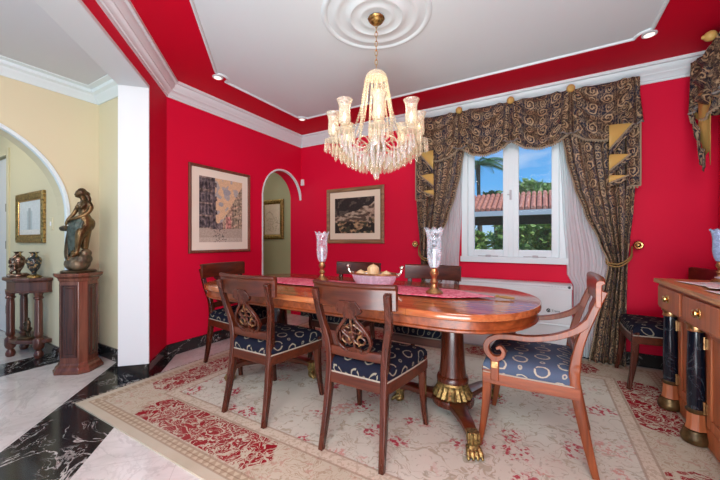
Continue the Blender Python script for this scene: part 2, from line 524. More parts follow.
def dup(root, loc, rz, label, group=None):
    r = root.copy(); COL.objects.link(r); r.location = loc; r.rotation_euler = (0, 0, rz); r['label'] = label
    if group: r['group'] = group
    for ch in list(root.children):
        c = ch.copy(); COL.objects.link(c); c.parent = r
        for gch in list(ch.children):
            d = gch.copy(); COL.objects.link(d); d.parent = c
    return r

# ================================================================== the setting
TH = math.radians(29.77)
H_CEIL, CORN = 2.60, 2.462
XL, YB, XR = -3.083, 3.65, 1.22          # left wall, back wall, right wall
KX, KY = -3.083, 1.715                   # where the left wall meets the diagonal wall
D = .70711
def dg(t, o=0.): return (KX + t * D - o * D, KY - t * D - o * D)     # point on the diagonal wall, o = behind it
HX = -3.72                               # hallway wall (faces +X)

mb = MB(); mb.box(-7.2, 1.6, -1.6, 4.2, -.12, 0); struct(mb.build('floor', 'floor_marble', smooth=False), 'white veined marble floor with black marble bands', 'floor')

# left wall with the arch at its far end
arc = [(3.28 + .37 * math.cos(a), 1.69 + .37 * math.sin(a)) for a in [PI - PI * k / 24 for k in range(25)]]
poly = [(1.60, 0), (2.91, 0)] + arc + [(3.65, 2.7), (1.60, 2.7)]
mb = MB(); mb.prism(poly, 'x', XL - .2, XL); struct(mb.build('wall_left', 'red_paint', smooth=False))
# white edge of that arch
e0 = [(XL - .015, 2.905, 0), (XL - .015, 2.905, 1.69)] + [(XL - .015, 3.28 + .372 * math.cos(a), 1.69 + .372 * math.sin(a)) for a in [PI - PI * k / 24 for k in range(1, 25)]]
mb = MB(); mb.bar([Vector(p) for p in e0], .036, [.024] * 20 + [.024, .02, .012, .006], (1, 0, 0)); struct(mb.build('trim_1', 'trim_white'), 'white edge of the narrow arch')
# back wall with window opening
WX0, WX1, WZ0, WZ1 = -.76, .18, .895, 2.26
mb = MB()
mb.box(XL - .205, WX0, YB, YB + .2, 0, 2.7); mb.box(WX1, XR + .2, YB, YB + .2, 0, 2.7); mb.box(WX0, WX1, YB, YB + .2, 0, WZ0); mb.box(WX0, WX1, YB, YB + .2, WZ1, 2.7)
struct(mb.build('wall_back', 'red_paint', smooth=False))
mb = MB(); mb.box(-6.0, XL - .205, YB, YB + .2, 0, 2.7); struct(mb.build('wall_passage', 'green_paint', smooth=False))
mb = MB(); mb.box(-5.4, -5.3, 1.6, YB, 0, 2.7); struct(mb.build('wall_passage_end', 'green_paint', smooth=False))
mb = MB(); mb.box(XR, XR + .2, -1.5, YB, 0, 2.7); struct(mb.build('wall_right', 'red_paint', smooth=False))
# diagonal wall with the wide white-cased opening
T0, T1, ZH, WT = .472, 2.75, 2.33, .19
def slab(mb, t0, t1, o0, o1, z0, z1):
    a, b_, c, d = dg(t0, o0), dg(t1, o0), dg(t1, o1), dg(t0, o1); mb.prism([a, b_, c, d], 'z', z0, z1)
mb = MB(); slab(mb, 0, T0, 0, WT, 0, 2.7); slab(mb, T0, T1, 0, WT, ZH, 2.7); slab(mb, T1, 3.15, 0, WT, 0, 2.7)
struct(mb.build('wall_diagonal', 'red_paint', smooth=False))
mb = MB(); slab(mb, T0 - .004, T0 + .012, -.012, WT + .012, .115, ZH); slab(mb, T0 - .004, T1, -.012, WT + .012, ZH - .012, ZH + .016); slab(mb, T1 - .012, T1, -.012, WT + .012, .115, ZH)
slab(mb, T0 - .02, T0 + .004, WT + .002, WT + .010, .115, ZH)
struct(mb.build('trim_2', 'jamb_white', smooth=False, bevel=.003), 'white lining of the wide opening')
# hallway
ac = [(.44 + .75 * math.cos(a), 1.335 + .75 * math.sin(a)) for a in [PI * k / 28 for k in range(29)]]
poly = [(1.43, 0), (1.43, 2.7), (-1.6, 2.7), (-1.6, 0), (-.31, 0)] + ac[::-1] + [(1.19, 0)]
mb = MB(); mb.prism(poly, 'x', HX - .2, HX); struct(mb.build('wall_hall', 'cream_paint', smooth=False))
mb = MB(); mb.bar([Vector(p) for p in [(HX - .01, 1.197, 0), (HX - .01, 1.197, 1.335)] + [(HX - .01, .44 + .757 * math.cos(a), 1.335 + .757 * math.sin(a)) for a in [PI * k / 28 for k in range(1, 29)]]], .05, .03, (1, 0, 0))
struct(mb.build('trim_3', 'trim_white'), 'white edge of the hallway arch')
mb = MB(); mb.box(HX - .01, -3.03, 1.43, 1.60, 0, 2.7); struct(mb.build('wall_hall_back', 'cream_paint', smooth=False))
DX0, DX1 = -5.36, -6.2
mb = MB(); mb.box(DX0, HX - .2, 1.19, 1.38, 0, 2.7); mb.box(DX1, DX0, 1.19, 1.38, 2.1, 2.7); mb.box(-7.1, DX1, 1.19, 1.38, 0, 2.7); struct(mb.build('wall_gallery', 'cream_paint', smooth=False))
mb = MB(); mb.box(-7.2, -7.1, -1.6, 1.4, 0, 2.7); struct(mb.build('wall_gallery_end', 'cream_paint', smooth=False))
mb = MB(); mb.box(DX1 + .02, DX0 - .02, 1.215, 1.25, .01, 2.08)
dr = struct(mb.build('door_1', 'plastic_white', smooth=False, bevel=.004), 'white hallway door with dark hinges')
for z in (.30, 1.05, 1.48):
    mb = MB(); mb.box(DX0 - .045, DX0 + .02, 1.178, 1.214, z - .045, z + .045); mb.build('hinge', 'bronze_dark', dr, smooth=False)
mb = MB(); mb.box(DX0 - .01, DX0 + .07, 1.176, 1.19, .0, 2.16); mb.box(DX1 - .07, DX1 + .01, 1.176, 1.19, 0, 2.16); mb.box(DX1, DX0, 1.176, 1.19, 2.09, 2.16); struct(mb.build('trim_4', 'cream_paint', smooth=False), 'casing of the hallway door')
# ceilings
mb = MB(); mb.prism([(XL - .15, 1.6), dg(0, .13), dg(3.15, .13), (-.9, -1.5), (XR + .1, -1.5), (XR + .1, YB + .1), (XL - .15, YB + .1)], 'z', H_CEIL, H_CEIL + .1); struct(mb.build('ceiling', 'ceiling_red', smooth=False))
mb = MB(); mb.prism([(HX - .05, 1.5), (HX - .05, -1.6), dg(4.6, .02), dg(.24, .02), (-3.0, 1.5)], 'z', 2.51, 2.57); struct(mb.build('ceiling_hall', 'hall_ceiling', smooth=False))
mb = MB(); mb.box(-7.2, HX - .1, -1.6, 1.4, 2.51, 2.57); struct(mb.build('ceiling_gallery', 'hall_ceiling', smooth=False))
mb = MB(); mb.box(-5.4, XL - .1, 1.58, YB + .1, 2.45, 2.5); struct(mb.build('ceiling_passage', 'hall_ceiling', smooth=False))
# white ceiling panel with notched corners, its edge moulding and the round centre rosette
LC = [(-2.59, 1.90), (-2.58, 3.07), (.67, 3.06)]
NR = .085
def seg_dir(a, b): v = Vector((b[0] - a[0], b[1] - a[1])); return v.normalized()
base = [(-1.05, .36), LC[0], LC[1], LC[2], (.67, .36)]
outl = [base[0]]
for i in (1, 2, 3):
    p = Vector(base[i]); d0 = seg_dir(base[i], base[i - 1]); d1 = seg_dir(base[i], base[i + 1])
    a0 = math.atan2(d0.y, d0.x); a1 = math.atan2(d1.y, d1.x)
    da = (a1 - a0 + PI) % (2 * PI) - PI
    q0 = p + d0 * (NR + .035); q1 = p + d1 * (NR + .035)
    outl.append(tuple(q0)); 
    for k in range(9):
        a = a0 + da * k / 8; outl.append((p.x + NR * math.cos(a), p.y + NR * math.sin(a)))
    outl.append(tuple(q1))
outl.append(base[4])
mb = MB(); mb.prism(outl, 'z', H_CEIL - .008, H_CEIL + .02); pn = struct(mb.build('ceiling_panel', 'ceiling_white', smooth=False), 'white ceiling panel with notched corners')
mb = MB(); mb.tube([(x, y, H_CEIL - .008) for x, y in outl], .013, 8, closed=True); struct(mb.build('trim_5', 'trim_white'), 'slim white moulding around the ceiling panel')
CX, CY = -.965, 1.905
mb = MB(); pr = [(.365, 0), (.36, -.012), (.345, -.020), (.33, -.012), (.325, -.004), (.29, -.004), (.28, -.014), (.262, -.018), (.25, -.008), (.235, -.004), (.20, -.006), (.19, -.018), (.172, -.022), (.16, -.010), (.12, -.008), (.11, -.016), (.095, -.018), (.085, -.010), (.0, -.010)]
mb.lathe([(r, z * .6 + H_CEIL - .008) for r, z in pr], (CX, CY, 0), 64, cap=False); struct(mb.build('ceiling_rosette', 'ceiling_white'), 'round plaster ceiling rosette of raised rings')
# cornices
prof = [(0, CORN - .006), (.012, CORN - .006), (.014, CORN + .012), (.022, CORN + .016), (.028, CORN + .030), (.046, CORN + .048), (.052, CORN + .052), (.056, CORN + .062), (.074, CORN + .078), (.084, CORN + .096), (.088, CORN + .110), (.106, CORN + .114), (.108, H_CEIL + .002), (0, H_CEIL + .002)]
path = [dg(3.15), (KX, KY), (XL, YB), (XR, YB), (XR, -1.4)]
mb = MB(); mb.moulding(path, prof, [(D, D), (1, 0), (0, -1), (-1, 0)]); struct(mb.build('trim_6', 'trim_white', angle=25), 'stepped white crown cornice of the dining room')
prof2 = [(0, 2.405), (.012, 2.405), (.02, 2.42), (.05, 2.445), (.058, 2.462), (.085, 2.475), (.09, 2.50), (.135, 2.505), (.14, 2.515), (0, 2.515)]
hb = dg(.30, WT)
mb = MB(); mb.moulding([(HX, -1.55), (HX, 1.43), (-3.05, 1.43)], prof2, [(1, 0), (0, -1)]); struct(mb.build('trim_7', 'trim_white', angle=25), 'white cornice of the hallway')
# baseboards
BH = .115
mb = MB(); mb.box(XL, XL + .014, KY, 2.905, 0, BH); struct(mb.build('baseboard_left', 'black_marble', smooth=False, bevel=.002))
mb = MB(); slab(mb, 0, T0 + .014, -.014, 0, 0, BH); slab(mb, T0, T0 + .014, -.014, WT + .014, 0, BH); slab(mb, 0.15, T0 + .014, WT, WT + .014, 0, BH); struct(mb.build('baseboard_diagonal', 'black_marble', smooth=False, bevel=.002))
mb = MB(); mb.box(XL, XR, YB - .014, YB, 0, BH); struct(mb.build('baseboard_back', 'black_marble', smooth=False, bevel=.002))
mb = MB(); mb.box(XR - .014, XR, -1, YB - .014, 0, BH); struct(mb.build('baseboard_right', 'black_marble', smooth=False, bevel=.002))
mb = MB(); mb.box(HX, HX + .014, 1.235, 1.416, 0, BH); mb.box(HX, -3.06, 1.416, 1.43, 0, BH); mb.box(DX0 + .07, HX - .03, 1.176, 1.19, 0, BH); struct(mb.build('baseboard_hall', 'black_marble', smooth=False, bevel=.002))

# window: white timber frame, two casements, stays and latch
wr = thing('window_1', 'white two-casement window over the air conditioner', 'window'); wr['kind'] = 'structure'
mb = MB(); F0, F1 = YB - .03, YB + .09
mb.box(WX0 - .02, WX0 + .045, F0, F1, WZ0 - .02, WZ1); mb.box(WX1 - .045, WX1 + .02, F0, F1, WZ0 - .02, WZ1); mb.box(WX0 - .02, WX1 + .02, F0, F1, WZ1 - .05, WZ1 + .01); mb.box(WX0 - .03, WX1 + .03, F0 - .02, F1, WZ0 - .025, WZ0 + .035); mb.box(-.315, -.265, F0 + .02, F1, WZ0, WZ1)
mb.build('window_frame', 'trim_white', wr, smooth=False, bevel=.004)
for x0, x1 in ((WX0 + .045, -.302), (-.278, WX1 - .045)):
    mb = MB(); w = .062; y0, y1 = YB - .005, YB + .045; z0, z1 = WZ0 + .035, WZ1 - .05
    mb.box(x0, x0 + w, y0, y1, z0, z1); mb.box(x1 - w, x1, y0, y1, z0, z1); mb.box(x0 + w, x1 - w, y0, y1, z0, z0 + w + .01); mb.box(x0 + w, x1 - w, y0, y1, z1 - w, z1)
    sh = mb.build('sash', 'trim_white', wr, smooth=False, bevel=.005)
    mb = MB(); mb.box(x0 + w - .004, x1 - w + .004, YB + .018, YB + .022, z0 + w, z1 - w + .004); mb.build('pane', 'pane_glass', sh, smooth=False)
    c = (x0 + x1) / 2
    mb = MB(); mb.tube([(c - .10, YB - .035, z0 + .006), (c + .10, YB - .035, z0 + .006)], .005, 6); mb.box(c - .02, c + .03, YB - .05, YB - .028, z0 - .004, z0 + .02); mb.build('stay', 'plastic_grey', wr)
mb = MB(); mb.box(-.30, -.28, YB - .03, YB - .003, 1.52, 1.62); mb.tube([(-.29, YB - .035, 1.57), (-.320, YB - .045, 1.572)], .005, 6); mb.build('latch', 'plastic_grey', wr)
mb = MB(); mb.box(-.30, -.28, YB - .03, YB - .003, 1.18, 1.24); mb.build('latch', 'trim_white', wr)

# wall sensor, switch plate
mb = MB(); mb.box(XL + .012, XL + .062, YB - .028, YB, 1.90, 1.99); tag(mb.build('wall_sensor', 'plastic_white', bevel=.006), 'small white box sensor high beside the narrow arch', 'sensor')
mb = MB(); mb.box(-4.10, -4.03, 1.182, 1.19, 1.20, 1.32)
sw = tag(mb.build('switch_plate', 'cream_paint', bevel=.003), 'cream switch plate beside the gilt-framed picture in the hallway', 'light switch')
mb = MB(); mb.box(-4.075, -4.055, 1.176, 1.183, 1.24, 1.28); mb.build('rocker', 'plastic_white', sw, bevel=.002)

# recessed lights
dl = thing('recessed_light', 'small round recessed ceiling light at the panel corner nearest the wide opening', 'ceiling light', (*LC[0], H_CEIL), 0, 'recessed ceiling lights')
mb = MB(); mb.lathe([(.030, -.006), (.032, -.010), (.044, -.008), (.046, .0)], seg=28); mb.build('ring', 'trim_white', dl)
mb = MB(); mb.lathe([(.0, -.0105), (.030, -.0105), (.030, -.004)], seg=24); mb.build('lens', 'downlight_lens', dl)
dup(dl, (*LC[1], H_CEIL), 0, 'small round recessed ceiling light above the corner by the narrow arch'); dup(dl, (*LC[2], H_CEIL), 0, 'small round recessed ceiling light above the right-hand curtain')

# rug
RX, RY = -.93, 2.245
def rugpt(u, v):
    return (-RW / 2 + RW * u, -RH / 2 + RH * v, .010 + .0008 * math.sin(u * 60) * math.sin(v * 45))
mb = MB(); mb.box(-RW / 2, RW / 2, -RH / 2, RH / 2, 0, .0095); rg = tag(mb.build('rug', 'rug', loc=(RX, RY, 0), smooth=False), 'large beige floral rug with red scrolling border panels under the dining table', 'rug')
mb = MB()
for s in (-1, 1):
    y = -RH / 2 + .01
    while y < RH / 2:
        mb.tube([(s * RW / 2, y, .006), (s * (RW / 2 + .02), y + random.uniform(-.008, .008), .004), (s * (RW / 2 + .045), y + random.uniform(-.014, .014), .002)], [.004, .004, .002], 4); y += .022
mb.build('fringe', 'piping', rg)

# ================================================================== dining chairs
def lin(a, b, n): return [a + (b - a) * k / (n - 1) for k in range(n)]
def flat0(mb):
    for v in mb.bm.verts:
        if v.co.z < 0: v.co.z = 0
def chair_parts(t, arm=False, wm='mahogany', wmx='mahogany_x', fab='navy_fabric'):
    hw_r, hw_f = (.225, .238) if arm else (.168, .225)
    tz = .905 if arm else .877
    for s in (-1, 1):
        if arm: P = [(.225, -.262, 0), (.222, -.225, .17), (.22, -.19, .36), (.22, -.18, .46), (.222, -.20, .60), (.224, -.245, .74), (.226, -.292, .86)]
        else: P = [(.175, -.25, 0), (.168, -.215, .17), (.162, -.19, .36), (.162, -.184, .47), (.172, -.193, .57), (.198, -.220, .69), (.208, -.262, .84)]
        mb = MB(); mb.bar([Vector((s * x, y, z)) for x, y, z in cr(P, 5)], [.026, .030, .034, .036, .036, .036, .034], [.030, .040, .048, .046, .036, .032, .028], (1, 0, 0)); flat0(mb); mb.build('leg', wm, t, bevel=.003)
    for s in (-1, 1):
        P = [(hw_f + .002, .245, 0), (hw_f - .006, .222, .14), (hw_f - .008, .208, .28), (hw_f - .006, .205, .425)]
        mb = MB(); mb.bar([Vector((s * x, y, z)) for x, y, z in cr(P, 5)], [.026, .032, .038, .042], [.026, .034, .042, .046], (1, 0, 0)); flat0(mb); mb.build('leg', wm, t, bevel=.003)
    # seat frame: a hollow trapezoid of rails, gently bowed
    def outline(f=1.0, ins=0.0):
        fr, rr = hw_f + .018 - ins, hw_r + .012 - ins; y1, y0 = .226 - ins, -.205 + ins
        pts = []
        for k in range(9): u = k / 8; pts.append((-fr + 2 * fr * u, y1 + .010 * math.sin(PI * u)))
        for k in range(1, 9): u = k / 8; pts.append((fr + (rr - fr) * (u ** 1.3), y1 + (y0 - y1) * u))
        for k in range(1, 9): u = k / 8; pts.append((rr - 2 * rr * u, y0))
        for k in range(1, 8): u = 1 - k / 8; pts.append((-(fr + (rr - fr) * (u ** 1.3)), y1 + (y0 - y1) * u))
        return pts
    O, I = outline(), outline(1, .03)
    mb = MB(); mb.rings([[(x, y, .342) for x, y in I], [(x, y, .342) for x, y in O], [(x, y, .398) for x, y in O], [(x, y, .398) for x, y in I], [(x, y, .342) for x, y in I]], True, False); bmesh.ops.remove_doubles(mb.bm, verts=mb.bm.verts, dist=1e-6); mb.build('seat_frame', wmx, t, bevel=.003)
    # cushion with unrolled uv
    levels = [(.985, .38, 1.36), (1.0, .400, 1.26), (1.018, .420, 1.16), (1.015, .440, 1.08), (.97, .458, 1.0), (.84, .474, .84), (.62, .484, .62), (.32, .490, .32), (.05, .491, .05)]
    O2 = outline(1, .006); mb = MB(); L = mb.uvl(); R = []
    for sc, z, uvs in levels: R.append([(mb.bm.verts.new((x * sc, y * sc + .010 * (1 - sc), z)), (x * uvs, y * uvs)) for x, y in O2])
    n = len(O2)
    for a, b_ in zip(R, R[1:]):
        for i in range(n):
            j = (i + 1) % n; q = [a[i], a[j], b_[j], b_[i]]; f = mb.face([w[0] for w in q])
            for lp, w in zip(f.loops, q): lp[L].uv = w[1]
    f = mb.face([w[0] for w in R[-1]])
    for lp, w in zip(f.loops, R[-1]): lp[L].uv = w[1]
    seat = mb.build('seat', fab, t)
    mb = MB(); mb.tube([(x * 1.008, y * 1.008, .401) for x, y in O2], .0042, 6, closed=True); mb.build('piping', 'piping', seat)
    # back
    hb_, yb = (.250, -.302) if arm else (.240, -.277)
    def ry(x): return yb + .012 + (.018 if arm else .045) * (x / hb_) ** 2
    mb = MB()
    cs = [(.014, -.118), (.014, -.012), (.010, .0), (-.004, .006), (-.020, .002), (-.022, -.010), (-.010, -.018), (-.008, -.118)]
    mb.rings([[(x, ry(x) + a, tz + c - .05 * 0) for a, c in cs] for x in lin(-hb_, hb_, 17)]); mb.build('top_rail', wmx, t, bevel=.003)
    mb = MB(); mb.bar([Vector((x, (-.184 if not arm else -.182) - .010 * (1 - (x / .16) ** 2), .512)) for x in lin(-(hw_r - .01), hw_r - .01, 9)], .048, .022, (0, 0, 1)); mb.build('cross_rail', wmx, t, bevel=.003)
    # lyre splat
    y_at = lambda z: -.192 - (.29 if not arm else .40) * (z - .51) * (1.0 if not arm else .8)
    def W(p): return Vector((p[0], y_at(p[1]), p[1]))
    half = [(.022, .522), (.066, .534), (.096, .570), (.094, .615), (.064, .660), (.034, .692), (.027, .715)]
    mb = MB()
    for s in (-1, 1): mb.bar([W((s * x, z)) for x, z in [(v.x, v.z) for v in cr([(a, 0, c) for a, c in half], 5)]], [.016, .020, .022, .020, .018, .016], .016, (0, 1, .15))
    plate = [(-.04, .518), (.04, .518), (.046, .537), (0, .552), (-.046, .537)]
    top = [(-.028, .705), (.028, .705), (.036, .722), (.058, .730), (.074, .745), (.070, .768), (.045, .795), (-.045, .795), (-.070, .768), (-.074, .745), (-.058, .730), (-.036, .722)]
    for pl in (plate, top):
        rr = [[W(p) + Vector((0, d, 0)) for p in pl] for d in (-.009, .009)]; mb.rings(rr)
    sp = mb.build('splat', wm, t, bevel=.002)
    mb = MB()
    mb.tube([W((0, z)) for z in lin(.545, .71, 8)], [.007, .005, .006, .005, .007, .005], 6)
    for s in (-1, 1):
        mb.tube([W((s * 1.25 * (.010 + .028 * math.sin(a * .5) + .012 * math.cos(a * 1.7)), .56 + .021 * a)) for a in lin(0, 5.4, 20)], .0055, 6)
        mb.tube([W((s * 1.35 * (.030 + (.020 - .0026 * a) * math.cos(a)), .592 + (.020 - .0026 * a) * math.sin(a))) for a in lin(PI, -3.0, 20)], .005, 6)
        mb.tube([W((s * 1.25 * (.022 + (.016 - .002 * a) * math.cos(a)), .645 + (.016 - .002 * a) * math.sin(a))) for a in lin(-PI, 2.6, 16)], .0045, 6)
    mb.ball(W((0, .605)) - Vector((0, .004, 0)), (.011, .008, .011), 8, 6)
    o = mb.build('scrollwork', 'scroll_wood', sp); o['label'] = 'pierced carved scrollwork with worn gilding'
    if arm:
        for s in (-1, 1):
            P = [(.222, -.235, .715), (.228, -.185, .668), (.240, -.10, .628), (.248, 0, .606), (.248, .09, .602), (.246, .155, .592), (.246, .200, .560), (.246, .205, .515), (.246, .175, .482), (.246, .138, .487), (.246, .122, .515), (.246, .138, .540), (.246, .158, .532)]
            mb = MB(); pp = [Vector((s * x, y, z)) for x, y, z in cr(P, 5)]
            mb.bar(pp, [.040, .036, .034, .034, .036, .036, .034], [.034, .030, .028, .028, .028, .030, .028, .026, .022, .018, .014], (1, 0, 0)); am = mb.build('arm', wm, t, bevel=.003)
            mb = MB(); mb.box(s * .246 - .017, s * .246 + .017, .145, .185, .365, .492); mb.build('arm_support', wm, am, bevel=.004)
            mb = MB(); mb.box(s * .246 - .019, s * .246 + .019, .148, .182, .43, .465); o = mb.build('mount', 'antique_brass', am, bevel=.003); o['label'] = 'dull brass plaque on the arm support'
    return t
m_, g_, b_ = mat('scroll_wood', (.10, .03, .015), .35)
g_.put(b_.inputs['Base Color'], g_.mix(g_.ss(g_.noise(g_.coord(), 45, 2), .48, .6), (.060, .014, .006), (.20, .105, .04))); M['scroll_wood'] = m_
RZ = .0095
GRP = 'dining chairs around the table'
chB = chair_parts(thing('dining_chair', 'mahogany lyre-back chair in the centre foreground, its back to the viewer', 'chair', (-.83, 1.60, RZ), 0, GRP))
dup(chB, (-1.585, 1.588, RZ), 0.0, 'mahogany lyre-back chair on the near side of the table, closer to the narrow arch')
dup(chB, (-2.38, 1.985, RZ), -PI / 2 + .05, 'mahogany chair at the far left head of the table, near the street picture')
dup(chB, (-1.545, 2.44, RZ), PI, 'mahogany chair across the table, in front of the small landscape picture')
dup(chB, (-.815, 2.43, RZ), PI, 'mahogany chair across the table, backed by the left-hand curtain')
dup(chB, (.79, 3.245, RZ), PI / 2, 'mahogany chair in the corner between right curtain and sideboard', 'dining chair away from the table')
chair_parts(thing('dining_armchair', 'mahogany scroll-arm chair with navy wreath seat coloured as if window-lit at the near right head of the table', 'chair', (-.045, 2.04, RZ), PI / 2 - .03), True, 'walnut_lit', 'mahogany_lit_y', 'navy_fabric_lit')

# ================================================================== dining table
TX0, TX1, TY, TR = -2.51, -.005, 2.02, .515
def stadium(ins=0., k=.86, n=22):
    r = TR - ins; pts = []
    rx = r * k
    for i in range(n + 1): a = -PI / 2 + PI * i / n; pts.append((TX1 - ins - rx + rx * abs(math.cos(a)) ** .86, TY + r * math.sin(a)))
    for i in range(n + 1): a = PI / 2 + PI * i / n; pts.append((TX0 + ins + rx - rx * abs(math.cos(a)) ** .86, TY + r * math.sin(a)))
    return pts
tb = thing('dining_table', 'long polished mahogany dining table with rounded ends on two pedestals', 'table', (-1.22, TY, RZ))
def toT(p, z): return (p[0] + 1.22, p[1] - TY, z - RZ)
m, g, b = mat('table_top', (.3, .09, .03), .14, coat=.25)
co = g.coord(); x, y, z = g.xyz(co)
n = g.noise(g.mapping(co, (2.0, 16, 16)), 1, 5, .6, 1.0); n2 = g.noise(g.mapping(co, (8, 70, 70)), 1, 2)
k = g.ss(n * .7 + n2 * .3, .3, .7)
leafj = ((x + .62) / .62).frac().lt(.004)
g.put(b.inputs['Base Color'], g.mix(leafj * .6, g.mix(k, (.19, .048, .015), (.43, .140, .048)), (.04, .010, .004)))
M['table_top'] = m
mb = MB(); mb.rings([[toT(p, zz) for p in stadium(i)] for i, zz in ((.010, .722), (.001, .727), (0, .733), (0, .753), (.003, .758), (.010, .760))]); mb.build('tabletop', 'table_top', tb)
mb = MB(); mb.rings([[toT(p, zz) for p in stadium(i)] for i, zz in ((.022, .662), (.014, .668), (.014, .676), (.022, .682), (.022, .722))]); mb.build('apron', 'mahogany_lit_y', tb)
for sx, cx in ((1, -.49), (-1, -1.95)):
    P0 = Vector((cx + 1.22, 0, 0))
    mb = MB(); mb.lathe([(.10, .662), (.10, .648), (.07, .64), (.066, .62), (.058, .60), (.064, .54), (.070, .42), (.076, .32), (.082, .27), (.092, .262), (.096, .25), (.096, .235), (.08, .23)], P0 + Vector((0, 0, -RZ)), 28)
    ped = mb.build('pedestal', 'mahogany', tb)
    mb = MB(); mb.lathe([(.075, .236), (.088, .232), (.094, .22), (.090, .205), (.098, .185), (.112, .165), (.118, .150), (.110, .14), (.08, .138)], P0 + Vector((0, 0, -RZ)), 40, mod=lambda q, z, r: 1 + (.045 * math.cos(20 * q) if .145 < z < .215 else 0)); o = mb.build('collar', 'old_gilt', ped); o['label'] = 'gilt leaf-carved collar'
    mb = MB(); mb.lathe([(.10, .142), (.125, .138), (.13, .12), (.125, .10), (.09, .085)], P0 + Vector((0, 0, -RZ)), 28)
    hub = mb.build('hub', 'mahogany', ped)
    for ang in ((-1.074, 1.074, PI) if sx > 0 else (PI - 1.15, PI + 1.15, 0)):
        d = Vector((math.cos(ang), math.sin(ang), 0)); sd = Vector((-d.y, d.x, 0)); R_ = .375 if abs(ang) > .01 and abs(ang - PI) > .01 else .345
        Pp = cr([(0, 0, .118), (.12, 0, .122), (.22, 0, .125), (.30, 0, .128), (R_, 0, .112)], 4)
        mb = MB(); mb.bar([P0 + d * p.x + Vector((0, 0, p.z - RZ)) for p in Pp], [.13, .10, .078, .066, .058], [.05, .042, .038, .036, .03], sd); mb.build('leg', 'mahogany_x', ped, bevel=.004)
        c = P0 + d * R_
        mb = MB()
        mb.bar([c + Vector((0, 0, .128)), c + Vector((0, 0, .09)), c + d * .006 + Vector((0, 0, .06)), c + d * .01 + Vector((0, 0, .035))], [.060, .056, .046, .054], [.050, .048, .040, .050], sd)
        mb.ball(c + d * .012 + Vector((0, 0, .028)), (.034, .034, .026), 10, 8)
        for q in (-.030, -.010, .010, .030):
            b0 = c + sd * q * .8
            mb.tube([b0 + Vector((0, 0, .055)), b0 + d * .024 + sd * q * .15 + Vector((0, 0, .045)), b0 + d * .044 + sd * q * .3 + Vector((0, 0, .026)), b0 + d * .056 + sd * q * .35 + Vector((0, 0, .0105 + RZ * .1))], [.011, .0115, .011, .006], 8)
            mb.ball(b0 + d * .036 + sd * q * .25 + Vector((0, 0, .037)), .0115, 8, 6)
        for s in (-1, 1):
            mb.tube([c + sd * s * .026 + d * .022 + Vector((0, 0, zz)) for zz in (.128, .10, .07)], [.006, .008, .005], 6)
            mb.tube([c + sd * s * .010 + d * .026 + Vector((0, 0, zz)) for zz in (.128, .10, .07)], [.006, .008, .005], 6)
        o = mb.build('claw_foot', 'old_gilt', ped, remesh=.0032); o['label'] = 'gilt lion-paw foot'

# ================================================================== on the table
ZT = .7695 - .0005
# runner: long strip with pointed ends, slight waves
def runner_pt(u, v):
    x = -2.19 + 1.95 * u; hw = .17
    end = min(u, 1 - u) * 1.95
    w = hw * min(1, end / .26 + .0)
    return (x + 1.215, (2 * v - 1) * w, .0025 + .0012 * math.sin(u * 40 + v * 6))
mb = MB(); V = mb.grid(runner_pt, 90, 8); ru = mb.build('table_runner', 'runner', loc=(-1.215, 2.0, ZT)); md = ru.modifiers.new('Solid', 'SOLIDIFY'); md.thickness = .0015; md.offset = 1
tag(ru, 'red and pink damask runner with pointed tasselled ends along the dining table', 'table runner')
for s in (-1, 1):
    mb = MB(); mb.ball((s * .985, 0, .009), (.012, .009, .009), 8, 6); mb.tube([(s * .995, 0, .008), (s * 1.03, .002, .006), (s * 1.075, .004, .004)], [.006, .009, .007], 8); o = mb.build('tassel', 'cord_gold', ru); o['label'] = 'gold tassel at the runner point'
ZR = ZT + .0052
def hurricane(label, loc, glass='hurricane_glass', sc=1.0, group=None):
    t = thing('hurricane_lamp', label, 'candle holder', loc, .2, group); t.scale = (sc,) * 3
    mb = MB(); mb.lathe([(.052, 0), (.054, .006), (.048, .014), (.030, .026), (.020, .040), (.016, .055), (.020, .062), (.026, .070), (.020, .080), (.014, .090), (.018, .104), (.026, .115), (.028, .128), (.022, .138), (.020, .150), (.026, .158), (.0, .160)], seg=24); o = mb.build('base', 'antique_brass', t)
    mb = MB(); mb.lathe([(.020, .156), (.026, .165), (.034, .185), (.040, .215), (.042, .25), (.041, .30), (.042, .34), (.048, .375), (.056, .400)], seg=48, mod=lambda q, z, r: 1 + (.10 * math.cos(8 * q) * max(0, (z - .37) / .03) if z > .37 else 0), cap=False)
    o = mb.build('glass_shade', glass, t); md = o.modifiers.new('Solid', 'SOLIDIFY'); md.thickness = .003
    # scalloped lip is cut by lifting alternate rim points
    for v in o.data.vertices:
        if v.co.z > .395: v.co.z += .009 * math.cos(8 * math.atan2(v.co.y, v.co.x))
    mb = MB(); mb.lathe([(.011, .158), (.011, .27), (.006, .274), (.0, .275)], seg=12); mb.build('candle', 'trim_white', t)
    return t
hurricane('etched glass hurricane lamp on the runner in front of the left-hand curtain', (-.585, 1.95, ZR))
hurricane('etched glass hurricane lamp at the far end of the runner, left of the landscape picture', (-1.555, 2.10, ZR), sc=.98)
hurricane('blue-tinted etched glass hurricane lamp on the sideboard', (.945, 2.80, .846), 'blue_glass', .80)
